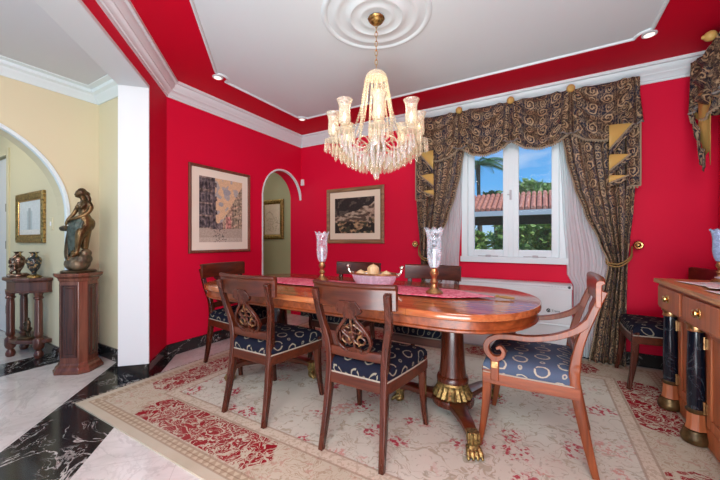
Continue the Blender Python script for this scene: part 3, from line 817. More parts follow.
# crystal bowl with brass rim and ball handles
BX, BY = -1.03, 2.0
bw = thing('fruit_bowl', 'oval cut-glass bowl with metal rim and ball handles, holding fruit', 'bowl', (BX, BY, ZR), .06)
def el(prof, rat=.55, seg=44, amp=.0): return [[(r * math.cos(q) * (1 + amp * math.cos(14 * q)), r * rat * math.sin(q) * (1 + amp * math.cos(14 * q)), z) for q in (2 * PI * k / seg for k in range(seg))] for r, z in prof]
mb = MB(); mb.rings(el([(.02, .004), (.11, .003), (.13, .012), (.155, .05), (.172, .092), (.168, .093), (.15, .052), (.125, .018), (.02, .012)], amp=.012), True, True); mb.build('body', 'bowl_glass', bw)
mb = MB(); mb.tube([(.172 * math.cos(q), .172 * .55 * math.sin(q), .094) for q in lin(0, 2 * PI, 45)[:-1]], .0065, 8, closed=True); mb.build('rim', 'antique_brass', bw)
for s in (-1, 1):
    mb = MB(); mb.tube(cr([(s * .150, 0, .075), (s * .178, 0, .085), (s * .195, 0, .105), (s * .203, 0, .128)], 4), [.010, .009, .007], 8); mb.ball((s * .205, 0, .140), (.016, .016, .017), 12, 8); mb.ball((s * .172, 0, .09), (.014, .02, .016), 8, 6)
    mb.build('handle', 'silver', bw)
def fruit(label, loc, r):
    mb = MB(); mb.lathe([(.0, -.86 * r), (.35 * r, -.82 * r), (.8 * r, -.55 * r), (1.0 * r, -.02), (.90 * r, .42 * r), (.66 * r, .70 * r), (.34 * r, .88 * r), (.10 * r, .95 * r), (.06 * r, 1.04 * r), (.0, 1.05 * r)], seg=20); o = mb.build('fruit', 'fruit_skin', loc=loc)
    return tag(o, label, 'fruit', 'fruit in the glass bowl')
fruit('large pale golden round fruit heaped in the middle of the glass bowl', (BX - .005, BY - .003, ZR + .115), .046)
for dx, dy, dz, r, l in ((-.10, -.012, .082, .037, 'pale golden fruit at the left end of the glass bowl'), (.098, -.008, .078, .041, 'pale golden fruit at the right end of the glass bowl'), (-.045, -.036, .066, .028, 'small golden fruit low at the front left in the glass bowl'), (.048, -.034, .066, .028, 'small golden fruit low at the front right in the glass bowl')):
    fruit(l, (BX + dx, BY + dy, ZR + dz), r)

# ================================================================== chandelier
ch = thing('chandelier', 'crystal chandelier with eight glass shades, bead swags and hanging prisms', 'chandelier', (CX, CY, H_CEIL - .018), .52)
def cz(z): return z - (H_CEIL - .018)
mb = MB(); mb.lathe([(.0, 0), (.052, 0), (.056, -.006), (.050, -.016), (.040, -.020), (.038, -.030), (.022, -.040), (.010, -.046), (.0, -.048)], seg=28, mod=lambda q, z, r: 1 + .03 * math.cos(10 * q)); mb.build('canopy', 'gilt', ch)
mb = MB(); zz = 2.535; k = 0
while zz > 2.245:
    pts = [(.009 * math.cos(q), 0, cz(zz) + .020 * math.sin(q)) for q in lin(0, 2 * PI, 13)[:-1]]
    if k % 2: pts = [(0, p[0], p[2]) for p in pts]
    mb.tube(pts, .0022, 5, closed=True); zz -= .031; k += 1
mb.build('chain', 'brass', ch)
mb = MB(); mb.lathe([(.0, 2.250), (.006, 2.246), (.010, 2.236), (.030, 2.226), (.055, 2.214), (.070, 2.196), (.072, 2.180), (.064, 2.176), (.0, 2.178)][::-1] and [(r, cz(z)) for r, z in [(.0, 2.250), (.006, 2.246), (.010, 2.236), (.030, 2.226), (.055, 2.214), (.070, 2.196), (.072, 2.180), (.064, 2.176), (.0, 2.178)]], seg=24); mb.build('crown', 'crystal_warm', ch)
mb = MB(); mb.lathe([(r, cz(z)) for r, z in [(.0, 2.18), (.012, 2.17), (.016, 2.12), (.026, 2.09), (.016, 2.06), (.020, 1.98), (.034, 1.94), (.020, 1.90), (.026, 1.85), (.045, 1.82), (.028, 1.79), (.040, 1.77), (.055, 1.745), (.060, 1.72), (.045, 1.695), (.020, 1.68), (.012, 1.60), (.0, 1.58)]], seg=20); mb.build('stem', 'crystal_warm', ch)
mb = MB(); mb.lathe([(r, cz(z)) for r, z in [(.0, 1.742), (.058, 1.745), (.066, 1.738), (.066, 1.716), (.058, 1.708), (.0, 1.706)]], seg=24); mb.build('hub', 'silver', ch)
# one prism shape, shared
def prism_mesh(l, w, mk):
    mb = MB(); mb.lathe([(.0, 0), (.0035, -.002), (.0035, -.006), (.0012, -.008)], seg=6)
    mb.rings([[(w * f * math.cos(q), w * f * .7 * math.sin(q), -z * l) for q in (2 * PI * k / 6 for k in range(6))] for f, z in ((.15, .12), (.62, .20), (.8, .55), (1.0, .84), (.05, 1.0))])
    o = mb.build('prism', mk, smooth=False); me = o.data; bpy.data.objects.remove(o); return me
PM = {('s', 0): prism_mesh(.075, .0085, 'crystal_warm'), ('l', 0): prism_mesh(.098, .0095, 'crystal')}
left_over = []; n_pr = [0]
def hang(parent, p, kind):
    """a prism as a part of its own while they last; the surplus goes into one part"""
    n_pr[0] += 1
    if n_pr[0] <= 98:
        o = bpy.data.objects.new('prism', PM[(kind, 0)]); COL.objects.link(o); o.parent = parent; o.location = p; o.rotation_euler = (0, 0, random.uniform(0, PI))
    else: left_over.append((p, kind))
AR = .285
AZ = -.05
order = sorted(range(8), key=lambda k: 0)
prism_jobs = []
for k in range(8):
    a = 2 * PI * k / 8; d = Vector((math.cos(a), math.sin(a), 0)); sd = Vector((-d.y, d.x, 0))
    P = cr([d * .055 + Vector((0, 0, cz(1.725))), d * .11 + Vector((0, 0, cz(1.672))), d * .18 + Vector((0, 0, cz(1.655))), d * .235 + Vector((0, 0, cz(1.67))), d * .275 + Vector((0, 0, cz(1.705))), d * AR + Vector((0, 0, cz(1.80 + AZ)))], 5)
    mb = MB(); mb.tube(P, [.010, .008, .008, .007, .007], 8)
    mb.tube(cr([d * .06 + Vector((0, 0, cz(1.742))), d * .11 + Vector((0, 0, cz(1.77))), d * .16 + Vector((0, 0, cz(1.745))), d * .185 + Vector((0, 0, cz(1.70))), d * .17 + Vector((0, 0, cz(1.675)))], 4), [.006, .005, .004], 6)
    arm = mb.build('arm', 'crystal_warm', ch)
    c = d * AR
    mb = MB(); mb.lathe([(.012, cz(1.795 + AZ)), (.030, cz(1.806 + AZ)), (.050, cz(1.808 + AZ)), (.060, cz(1.818 + AZ)), (.058, cz(1.821 + AZ)), (.030, cz(1.814 + AZ)), (.014, cz(1.818 + AZ)), (.018, cz(1.832 + AZ)), (.026, cz(1.842 + AZ)), (.024, cz(1.850 + AZ)), (.0, cz(1.852 + AZ))], c, 24, mod=lambda q, z, r: 1 + (.05 * math.cos(12 * q) if r > .045 else 0)); mb.build('drip_pan', 'crystal_warm', arm)
    mb = MB(); mb.lathe([(.022, cz(1.850 + AZ)), (.034, cz(1.858 + AZ)), (.037, cz(1.881 + AZ)), (.035, cz(1.916 + AZ)), (.034, cz(1.950 + AZ)), (.038, cz(1.976 + AZ)), (.047, cz(1.996 + AZ)), (.049, cz(1.999 + AZ)), (.046, cz(1.998 + AZ)), (.0365, cz(1.975 + AZ)), (.0325, cz(1.950 + AZ)), (.0335, cz(1.916 + AZ)), (.0355, cz(1.881 + AZ)), (.032, cz(1.860 + AZ))], c, 32, cap=False); mb.build('glass_shade', 'etched_shade', arm)
    mb = MB(); mb.lathe([(.007, cz(1.852 + AZ)), (.008, cz(1.875 + AZ)), (.0, cz(1.877 + AZ))], c, 10); mb.build('candle_sleeve', 'trim_white', arm)
    mb = MB(); mb.lathe([(.0, cz(1.877 + AZ)), (.008, cz(1.884 + AZ)), (.0115, cz(1.899 + AZ)), (.007, cz(1.916 + AZ)), (.001, cz(1.931 + AZ))], c, 12); mb.build('bulb', 'bulb', arm)
    for j in range(12):
        q = 2 * PI * j / 12; prism_jobs.append((k, j, c + Vector((.056 * math.cos(q), .056 * math.sin(q), cz(1.812 + AZ))), 's'))
    for j, f in enumerate(lin(.105, .290, 8)):
        for s_ in (-1, 1):
            prism_jobs.append((k, 20 + j, d * f + sd * s_ * (.018 + .022 * math.sin(PI * j / 7)) + Vector((0, 0, cz(1.655 + .55 * (f - .105)))), 'l'))
    for j, f in enumerate(lin(.15, .27, 4)):
        prism_jobs.append((k, 40 + j, d * f + Vector((0, 0, cz(1.648 + .45 * (f - .105)))), 'l'))
for r, z, n in ((.085, 1.705, 14), (.058, 1.665, 12), (.032, 1.640, 8), (.012, 1.60, 3)):
    for j in range(n):
        q = 2 * PI * j / n; prism_jobs.append((-1, j, Vector((r * math.cos(q), r * math.sin(q), cz(z))), 'l'))
view_q = math.atan2(-CY, -CX) - .52
def nearness(job):
    p = job[2]; return -(p.x * math.cos(view_q) + p.y * math.sin(view_q))
for job in sorted(prism_jobs, key=nearness): hang(ch, job[2], job[3])
mb = MB()
for p, kd in left_over:
    l, w = (.075, .0085) if kd == 's' else (.098, .0095); r0 = random.uniform(0, PI)
    mb.lathe([(.0, p.z), (.0035, p.z - .002), (.0035, p.z - .006), (.0012, p.z - .008)], (p.x, p.y, 0), 6)
    mb.rings([[(p.x + w * f * math.cos(q + r0), p.y + w * f * .8 * math.sin(q + r0), p.z - z * l) for q in (2 * PI * k / 6 for k in range(6))] for f, z in ((.15, .12), (.62, .20), (.8, .55), (1.0, .84), (.05, 1.0))])
o = mb.build('prism', 'crystal_warm', ch, smooth=False); o['kind'] = 'stuff'
# bead strings from crown to arms, and swags between arms
def beads(mb, pts, r, step):
    acc = 0; prev = Vector(pts[0])
    for p in pts[1:]:
        p = Vector(p); seg = (p - prev).length; t = step - acc
        while t <= seg and seg > 0:
            q = prev + (p - prev) * (t / seg); mb.ball(q, r, 6, 4); t += step
        acc = (acc + seg) % step; prev = p
for k in range(8):
    a = 2 * PI * k / 8
    for off, rr in ((0, .215), (PI / 8, .12)):
        d = Vector((math.cos(a + off), math.sin(a + off), 0))
        P = cr([d * .070 + Vector((0, 0, cz(2.182))), d * .082 + Vector((0, 0, cz(2.10))), d * .105 + Vector((0, 0, cz(1.97))), d * (.105 + (rr - .105) * .4) + Vector((0, 0, cz(1.84))), d * rr + Vector((0, 0, cz(1.70 if rr > .2 else 1.76)))], 6)
        mb = MB(); beads(mb, P, .0080, .0180); mb.build('bead_string', 'crystal_warm', ch)
    d0 = Vector((math.cos(a), math.sin(a), 0)); d1 = Vector((math.cos(a + PI / 4), math.sin(a + PI / 4), 0))
    A, B_ = d0 * .26 + Vector((0, 0, cz(1.74))), d1 * .26 + Vector((0, 0, cz(1.74)))
    P = [A.lerp(B_, t) - Vector((0, 0, .085 * math.sin(PI * t))) for t in lin(0, 1, 14)]
    mb = MB(); beads(mb, P, .0065, .0135); mb.build('bead_swag', 'crystal_warm', ch)
mb = MB(); mb.ball((0, 0, cz(1.535)), (.020, .020, .026), 10, 8); mb.build('drop', 'crystal', ch, smooth=False)

# ================================================================== curtains
def interp(tab, z):
    tab = sorted(tab)
    if z <= tab[0][0]: return tab[0][1:]
    for a, b_ in zip(tab, tab[1:]):
        if z <= b_[0]:
            f = (z - a[0]) / (b_[0] - a[0]); f = f * f * (3 - 2 * f) * .5 + f * .5
            return tuple(p + (q - p) * f for p, q in zip(a[1:], b_[1:]))
    return tab[-1][1:]
def drape(tf, tab, nf, y0, amp, width, zt, zb, m, parent=None, name='panel', ph=0., nu=120, nv=46):
    """tab rows (z, x_inner, x_outer); folds run down; tf maps local (x, out, z) to the world"""
    def fn(u, v):
        z = zt + (zb - zt) * v; xi, xo = interp(tab, z); w = abs(xo - xi)
        comp = min(1.0, w / (width * .8)); am = amp * (.65 + .5 * (1 - comp))
        q = 2 * PI * nf * u + ph + .5 * math.sin(3 * v + u * 5)
        return tf(xi + (xo - xi) * (u + .010 * math.sin(2 * q)), y0 + am * (math.cos(q) + .30 * math.cos(2.3 * q + 1 + 2 * v)), z)
    mb = MB(); mb.grid(fn, nu, nv, lambda u, v: (u * width * 1.5, v * (zt - zb)))
    return mb.build(name, m, parent), fn
def trim_beads(fn, parent, step=.022, r=.0085, u=0.0):
    pts = [Vector(fn(u, v)) for v in lin(0, 1, 120)]
    mb = MB(); mb.tube(pts, .006, 6); beads(mb, pts, r, step); mb.build('bead_trim', 'bead_tan', parent)
YC = 3.53
def back(x, o, z): return Vector((x, 3.65 - o, z))
tabR = [(.015, .36, .615), (.30, .40, .615), (.60, .455, .62), (.90, .50, .625), (1.10, .43, .64), (1.35, .325, .665), (1.60, .245, .68), (1.85, .185, .69), (2.15, .14, .69), (2.45, .12, .69)]
cR = thing('curtain', 'navy and gold scroll-patterned curtain tied back at the right of the window', 'curtain', (.5, 3.5, 0), 0, 'pair of patterned window curtains')
tabL = [(z, -.585 - a, -.585 - b_) for z, a, b_ in tabR]
cL = thing('curtain', 'navy and gold scroll-patterned curtain tied back at the left of the window', 'curtain', (-1.1, 3.5, 0), 0, 'pair of patterned window curtains')
def child_fix(o, root):          # geometry was written in world coordinates
    o.data.transform(Matrix.Translation(root.location * -1))
for root, tab, ph in ((cR, tabR, .4), (cL, tabL, 1.3)):
    p, fn = drape(back, tab, 5, .11, .026, .58, 2.35, .015, 'damask', root, ph=ph); child_fix(p, root)
    md = p.modifiers.new('Solid', 'SOLIDIFY'); md.thickness = .003
    trim_beads(fn, p)
    child_fix(p.children[0], root)
    s = 1 if root is cR else -1; xo = .665 if s > 0 else -1.25
    # tieback cord looping round the gathered cloth
    mb = MB(); xi = .50 if s > 0 else -1.085; xk = xo + s * .01
    mb.tube(cr([(xk, 3.60, 1.045), (xk - s * .03, 3.51, .96), (xi + s * .06, 3.465, .90), (xi - s * .015, 3.50, .915), (xi, 3.60, .97)], 6), .006, 8); mb.tube(cr([(xk, 3.60, 1.03), (xk - s * .03, 3.505, .94), (xi + s * .06, 3.462, .878), (xi - s * .015, 3.50, .895), (xi, 3.60, .95)], 6), .006, 8)
    o = mb.build('tieback', 'cord_gold', root); child_fix(o, root)
    hb = thing('curtain_holdback', 'round brass curtain holdback on the red wall %s' % ('right of the right-hand curtain' if s > 0 else 'left of the left-hand curtain'), 'holdback', (xk + s * .03, 3.65, 1.06), 0, 'brass curtain holdbacks')
    mb = MB(); mb.tube([(0, 0, 0), (0, -.06, 0), (0, -.105, 0)], .008, 10); mb.build('rod', 'brass', hb)
    mb = MB(); mb.lathe([(.0, .0), (.030, .002), (.036, .008), (.030, .014), (.020, .013), (.014, .020), (.0, .024)], seg=24); mb.bm.transform(Matrix.Rotation(PI / 2, 4, 'X')); mb.bm.transform(Matrix.Translation((0, -.10, 0))); mb.build('disc', 'brass', hb)
# sheers
for s, tab, lab in ((1, [(.02, .245, .46), (.70, .245, .49), (.76, .195, .50), (.9, .19, .52), (1.4, .16, .42), (2.35, .12, .30)], 'white sheer curtain hanging inside the right-hand patterned curtain'), (-1, [(.02, -.81, -1.06), (.9, -.80, -1.08), (1.4, -.775, -1.03), (2.35, -.75, -.90)], 'white sheer curtain hanging inside the left-hand patterned curtain')):
    o, fn = drape(back, tab, 6, .048 if s > 0 else .045, .014, .30, 2.35, .02, 'sheer', None, 'sheer_curtain', ph=.7)
    tag(o, lab, 'sheer curtain', 'pair of white sheer curtains')

def valance(tf, x0, x1, n, root, zt=2.475, out=.15, sgn=1):
    """swags between rosettes; tf maps (x along, out from wall, z)"""
    w = (x1 - x0) / n
    for k in range(n):
        a, b_ = x0 + w * k, x0 + w * (k + 1)
        def fn(u, v):
            uu = 2 * u - 1; drop = .385 + .115 * (1 - abs(uu) ** 1.8)
            folds = math.sin(PI * u) ** .7
            # catenary folds hang deeper in the middle
            z = zt - drop * v; vv = v + .30 * (1 - uu * uu) * 0
            y = out + .012 + .045 * math.sin(PI * min(1, v * 1.1)) * folds + .050 * folds * (.6 - abs(math.sin(PI * (3.4 * v - 1.5 * (1 - uu * uu))))) + .014 * (1 - folds) * math.cos(40 * u)
            return tf(a + (b_ - a) * u, y, z)
        mb = MB(); mb.grid(fn, 44, 48, lambda u, v: (u * w * 1.1, -v * .5 + .13 * (1 - (2 * u - 1) ** 2) + k * .31)); o = mb.build('swag', 'damask', root); md = o.modifiers.new('Solid', 'SOLIDIFY'); md.thickness = .003
        pts = [Vector(fn(u, 1.0)) for u in lin(0, 1, 40)]
        m2 = MB(); m2.tube(pts, .007, 6); beads(m2, [p - Vector((0, 0, .012)) for p in pts], .0085, .021); m2.build('bead_trim', 'bead_tan', o)
    for k in range(n + 1):
        xc = x0 + w * k; hw0, hw1 = .040, .075
        if k == 0: xc += .055 * 1
        if k == n: xc -= .055
        def fn(u, v):
            hw = hw0 + (hw1 - hw0) * v; uu = 2 * u - 1
            return tf(xc + uu * hw, out + .050 + .018 * math.cos(2.5 * PI * uu) * (.3 + .7 * v) - .035 * abs(uu) ** 3, zt - .01 - v * (.385 + .012 * math.cos(PI * uu)))
        mb = MB(); mb.grid(fn, 24, 16, lambda u, v: (u * .13 + .06 + k * .115, -v * .42)); o = mb.build('tail', 'damask', root); md = o.modifiers.new('Solid', 'SOLIDIFY'); md.thickness = .003
        pts = [Vector(fn(u, 1.0)) for u in lin(0, 1, 20)]; m2 = MB(); m2.tube(pts, .007, 6); m2.build('fringe', 'fringe_grey', o)
        if 0 < k < n:
            mb = MB(); c = tf(xc, out + .075, zt - .012); mb.ball(c, .034, 14, 10); mb.ball(tf(xc, out + .106, zt - .012), .014, 10, 8); mb.build('rosette', 'gold_satin', root)
def cascade(tf, xo, xi, root, out, tris, zbot, ztop=2.10):
    """zigzag jabot: patterned outer strip with gold-lined folds turned out on the inner side"""
    d = xi - xo
    mb = MB(); xs = xo + d * .42
    mb.grid(lambda u, v: tf(xo + (xs - xo) * u, out + .014 * math.cos(7 * u), ztop - v * (ztop - zbot)), 10, 14, lambda u, v: (u * .11, -v * (ztop - zbot))); o = mb.build('jabot_strip', 'damask', root); md = o.modifiers.new('Solid', 'SOLIDIFY'); md.thickness = .004
    e = [tf(xo, out + .014, zbot), tf(xs, out + .010, zbot)]
    m2 = MB(); m2.tube(e, .007, 6); m2.tube([tf(xo, out + .016, ztop), tf(xo, out + .016, zbot)], .006, 6); beads(m2, [q - Vector((0, 0, .014)) for q in e], .0085, .021); m2.build('bead_trim', 'bead_tan', o)
    n = len(tris)
    for k, (za, zb) in enumerate(tris):
        oo = out + .026 + .010 * (n - k); xt = xi - d * (.74 - .06 * k)
        A, B_, C = (xi, za), (xt, za - .012), (xi, zb)
        L = lambda P, Q, u: (P[0] + (Q[0] - P[0]) * u, P[1] + (Q[1] - P[1]) * u)
        mb = MB(); mb.rings([[tf(L(A, B_, u)[0], oo + .010 * math.sin(PI * u), L(A, B_, u)[1]), tf(L(C, B_, u)[0], oo + .006 * math.sin(PI * u), L(C, B_, u)[1])] for u in lin(0, 1, 9)], False, False)
        o = mb.build('jabot_fold', 'gold_satin', root); o['label'] = 'gold satin lining turned out'; md = o.modifiers.new('Solid', 'SOLIDIFY'); md.thickness = .003
        h = (zb - tris[k + 1][0] + .012) if k + 1 < n else .035
        mb = MB(); mb.grid(lambda u, v: tf(L(C, B_, u)[0], oo - .010 + .004 * v, L(C, B_, u)[1] - (h + .10 * u * 0) * v), 8, 2, lambda u, v: (u * .12 + .3 * k, v * h)); o2 = mb.build('jabot_edge', 'damask', o); md = o2.modifiers.new('Solid', 'SOLIDIFY'); md.thickness = .003
        m2 = MB(); ln_ = [tf(L(C, B_, u)[0], oo + .008, L(C, B_, u)[1]) for u in lin(0, 1, 6)]; m2.tube(ln_, .006, 6); beads(m2, ln_, .0085, .02); m2.build('bead_trim', 'bead_tan', o)
va = thing('valance', 'swagged navy and gold valance with gold rosettes across the top of the window', 'valance', (0, 0, 0))
VX0, VX1 = -1.255, .705
valance(back, VX0, VX1, 4, va)
TRI = [(2.085, 1.875), (1.835, 1.695), (1.660, 1.590)]
cascade(back, VX1, VX1 - .215, va, .165, TRI, 1.56)
cascade(back, VX0, VX0 + .215, va, .165, TRI, 1.56)
mb = MB(); mb.box(VX0 + .01, VX1 - .01, 3.65 - .150, 3.648, 2.455, 2.478); mb.build('pelmet_board', 'damask', va, smooth=False)
for x in (VX0 + .004, VX1 - .004):      # returns at both ends
    mb = MB(); mb.grid(lambda u, v: Vector((x + .004 * math.sin(9 * u), 3.648 - .165 * u, 2.475 - v * .41)), 8, 10, lambda u, v: (u * .16, -v * .41)); o = mb.build('side_return', 'damask', va); md = o.modifiers.new('Solid', 'SOLIDIFY'); md.thickness = .003
# right wall: valance and curtain of the neighbouring window, only its near end in view
def right(x, o, z): return Vector((XR - o, x, z))
vb = thing('valance', 'swagged valance with gold-lined jabots on the right-hand wall above the sideboard', 'valance', (0, 0, 0))
valance(right, 1.70, 3.52, 4, vb, zt=2.50, out=.16)
# its jabot lengthens away from the corner, gold lining between patterned edges
zig = [(3.500, 2.10), (3.455, 2.03), (3.43, 2.06), (3.385, 1.90), (3.355, 1.93), (3.31, 1.72), (3.28, 1.75), (3.235, 1.64)]
mb = MB(); mb.rings([[right(y, .185 + .018 * math.sin(38 * y), 2.2), right(y, .185 + .018 * math.sin(38 * y), z)] for y, z in zig], False, False); o = mb.build('jabot_fold', 'gold_satin', vb, angle=80); o['label'] = 'gold satin lining turned out'; md = o.modifiers.new('Solid', 'SOLIDIFY'); md.thickness = .003
mb = MB(); L_ = mb.uvl()
mb.grid(lambda u, v: right(3.505 - .045 * u * (1 + v), .205 + .01 * math.sin(9 * u), 2.2 - v * (.14 + .12 * u)), 6, 6, lambda u, v: (u * .1, v * .2)); mb.grid(lambda u, v: right(3.395 - .11 * u, .212 + .012 * math.sin(9 * u), 2.06 - .25 * u - v * (.13 - .02 * u)), 6, 4, lambda u, v: (u * .15, v * .13)); mb.grid(lambda u, v: right(3.285 - .075 * u, .215 + .012 * math.sin(9 * u), 1.80 - .08 * u - v * .13), 6, 4, lambda u, v: (u * .15, v * .13))
o2 = mb.build('jabot_edge', 'damask', o); md = o2.modifiers.new('Solid', 'SOLIDIFY'); md.thickness = .003
m2 = MB(); ln_ = [right(y, .212, z - .01) for y, z in zig]; m2.tube(ln_, .006, 6); beads(m2, ln_, .009, .021); m2.build('bead_trim', 'bead_tan', o)
mb = MB(); mb.box(XR - .16, XR - .002, 1.71, 3.51, 2.48, 2.503); mb.build('pelmet_board', 'damask', vb, smooth=False)
mb = MB(); mb.grid(lambda u, v: Vector((XR - .002 - .18 * u, 3.518 + .004 * math.sin(9 * u), 2.50 - v * .43)), 8, 10, lambda u, v: (u * .17, -v * .43)); o = mb.build('side_return', 'damask', vb); md = o.modifiers.new('Solid', 'SOLIDIFY'); md.thickness = .003
tab = [(.02, 2.94, 3.26), (1.0, 2.98, 3.28), (1.6, 2.94, 3.33), (2.45, 2.94, 3.35)]
cW = thing('curtain', 'navy and gold scroll-patterned curtain on the right-hand wall beside the corner chair', 'curtain', (XR - .05, 3.1, 0), 0)
o, fn = drape(right, tab, 5, .070, .022, .5, 2.40, .10, 'damask', cW); child_fix(o, cW)
md = o.modifiers.new('Solid', 'SOLIDIFY'); md.thickness = .003

# ================================================================== air conditioner under the window
ac = thing('air_conditioner', 'white floor-standing air conditioner unit below the window', 'air conditioner', (-.275, 3.55, 0))
mb = MB(); mb.box(-.505, .505, -.10, .085, .33, .655); mb.build('body', 'ac_white', ac, bevel=.012)
mb = MB(); mb.prism([(-.10, .655), (-.085, .685), (-.05, .695), (.085, .695), (.085, .652), (-.10, .652)], 'x', -.507, .507); top = mb.build('top_cover', 'ac_white', ac, bevel=.004)
mb = MB()
for k in range(40):
    x = -.47 + .94 * k / 39; mb.box(x - .008, x + .008, -.095, -.082, .668, .676)
o = mb.build('outlet_grille', 'plastic_grey', top, smooth=False)
mb = MB(); mb.lathe([(.0, 0), (.012, 0), (.012, .006), (.0, .006)], seg=16); mb.bm.transform(Matrix.Rotation(PI / 2, 4, 'X')); mb.bm.transform(Matrix.Translation((.482, -.093, .673))); o = mb.build('dial', 'plastic_dark', top)
mb = MB(); mb.box(-.495, .495, -.085, .085, .03, .322); mb.build('lower_panel', 'ac_white', ac, bevel=.006)
mb = MB(); mb.box(-.50, .50, -.104, -.09, .318, .334); mb.build('seam', 'trim_white', ac, smooth=False, bevel=.002)
mb = MB(); mb.box(-.48, .48, -.07, .08, .0125, .032); mb.build('plinth', 'plastic_grey', ac, smooth=False)
mb = MB(); ex_, ez_ = .319, .452
mb.tube([(ex_ + .0135 * math.cos(q), -.1015, ez_ + .0135 * math.sin(q)) for q in lin(.6, 2 * PI - .5, 18)], .005, 6); mb.box(ex_ - .006, ex_ + .014, -.1045, -.1005, ez_ - .002, ez_ + .005); mb.tube([(ex_, -.1015, ez_), (ex_, -.1015, ez_ - .009)], .0035, 6); o = mb.build('emblem', 'plastic_dark', ac); o['label'] = 'small dark round emblem'
cu = bpy.data.curves.new('lettering', 'FONT'); cu.body = 'Trane'; cu.size = .028; cu.extrude = .0012; cu.materials.append(M['plastic_dark'])
lt = bpy.data.objects.new('lettering', cu); COL.objects.link(lt); me_ = bpy.data.meshes.new_from_object(lt.evaluated_get(bpy.context.evaluated_depsgraph_get())); bpy.data.objects.remove(lt)
lo = bpy.data.objects.new('lettering', me_); COL.objects.link(lo); lo.parent = ac; lo.location = (.343, -.1015, .442); lo.rotation_euler = (PI / 2, 0, 0)

# ================================================================== pictures
def painting(w, h, nx, ny, fn, parent, axis):
    """a painted sheet: many small cells, each with its own paint"""
    me = bpy.data.meshes.new('print'); vs = []; fs = []
    for j in range(ny + 1):
        for i in range(nx + 1): vs.append((-w / 2 + w * i / nx, 0, -h / 2 + h * j / ny))
    for j in range(ny):
        for i in range(nx): a = j * (nx + 1) + i; fs.append((a, a + 1, a + nx + 2, a + nx + 1))
    me.from_pydata(vs, [], fs); ca = me.color_attributes.new('Paint', 'FLOAT_COLOR', 'CORNER')
    k = 0
    for j in range(ny):
        for i in range(nx):
            c = fn((i + .5) / nx, (j + .5) / ny)
            for q in range(4): ca.data[k].color = (*c, 1); k += 1
    me.materials.append(M['painted']); o = bpy.data.objects.new('print', me); COL.objects.link(o); o.parent = parent; return o
def picture(label, loc, rz, w, h, fw, mw, fn, fm, mm, nx=56, ny=70, lip=None):
    """frame faces local -Y; w, h outer size"""
    t = thing('framed_picture', label, 'picture', loc, rz)
    pr = [(0, 0), (0, -.022), (.25, -.030), (.7, -.024), (.85, -.016), (1.0, -.014), (1.0, 0)]
    mb = MB(); R = []
    for o_, y in pr:
        a, b_ = w / 2 - fw * o_, h / 2 - fw * o_; R.append([(-a, y, -b_), (a, y, -b_), (a, y, b_), (-a, y, b_)])
    R.append(R[0]); mb.rings(R, True, False); bmesh.ops.remove_doubles(mb.bm, verts=mb.bm.verts, dist=1e-6); fr = mb.build('frame', fm, t, smooth=False)
    if lip:
        mb = MB(); a, b_ = w / 2 - fw * .93, h / 2 - fw * .93
        mb.tube([(-a, -.017, -b_), (a, -.017, -b_), (a, -.017, b_), (-a, -.017, b_)], .004, 6, closed=True); mb.build('inner_lip', lip, fr)
    if mw > 0:
        mb = MB(); mb.box(-w / 2 + fw * .98, w / 2 - fw * .98, -.010, -.004, -h / 2 + fw * .98, h / 2 - fw * .98); mb.build('mat_board', mm, t, smooth=False)
    p = painting(w - 2 * fw - 2 * mw, h - 2 * fw - 2 * mw, nx, ny, fn, t, 0); p.location = (0, -.0115, 0)
    return t
from mathutils import noise as NZ
rnd = random.Random(3)
def fz(u, v, s, o=0): return NZ.noise(Vector((u * s + o, v * s - o, o * .37)))
def jit(c, a): k = 1 + rnd.uniform(-a, a); return tuple(max(0, x * k) for x in c)
def street(u, v):
    # sky wedge between dark tall houses on the left and a lit terrace on the right, pale road below
    left_edge = .36 - .04 * (v - .5) + (.03 if int(v * 14) % 3 == 0 else 0)
    right_edge = .46 + .50 * max(0, (v - .26)) / .62
    hor = .20 + .05 * abs(u - .4)
    if v < hor:
        base = (.42, .36, .29) if v > .07 else (.50, .44, .36)
        if .3 < u < .62 and rnd.random() < .18: base = (.12, .10, .09)
        return jit(base, .14)
    if u < left_edge:
        c = (.13, .11, .11)
        if int(u * 34) % 5 == 0: c = (.07, .06, .07)
        if int(v * 36) % 7 == 0 and u < .28: c = (.26, .20, .17)
        if int(u * 34) % 5 == 2 and int(v * 36) % 7 in (2, 3, 4): c = (.045, .04, .05)
        k = 1 + 1.2 * fz(u, v, 22, 9); c = tuple(max(.01, q * k) for q in c)
        return jit(c, .3)
    if u > right_edge or v < .30 + .25 * max(0, u - .42):
        c = (.40, .28, .20) if u < .75 else (.33, .27, .19)
        if u < .52: c = (.20, .17, .17)
        if int(u * 40) % 6 == 0: c = (.16, .13, .11)
        if int((v - .25 * (u - .4)) * 40) % 6 == 0: c = (.50, .36, .26)
        if .60 < u < .72 and v < .40: c = (.42, .20, .17)
        k = 1 + 1.1 * fz(u, v, 26, 5); c = tuple(q * k for q in c)
        return jit(c, .28)
    c = (.66, .46, .28)
    if fz(u, v, 9, 3) > .22: c = (.40, .38, .36)
    if (u - .62) ** 2 * 6 + (v - .80) ** 2 * 20 < .05 or (u - .48) ** 2 * 12 + (v - .60) ** 2 * 30 < .04: c = (.33, .33, .34)
    return jit(c, .12)
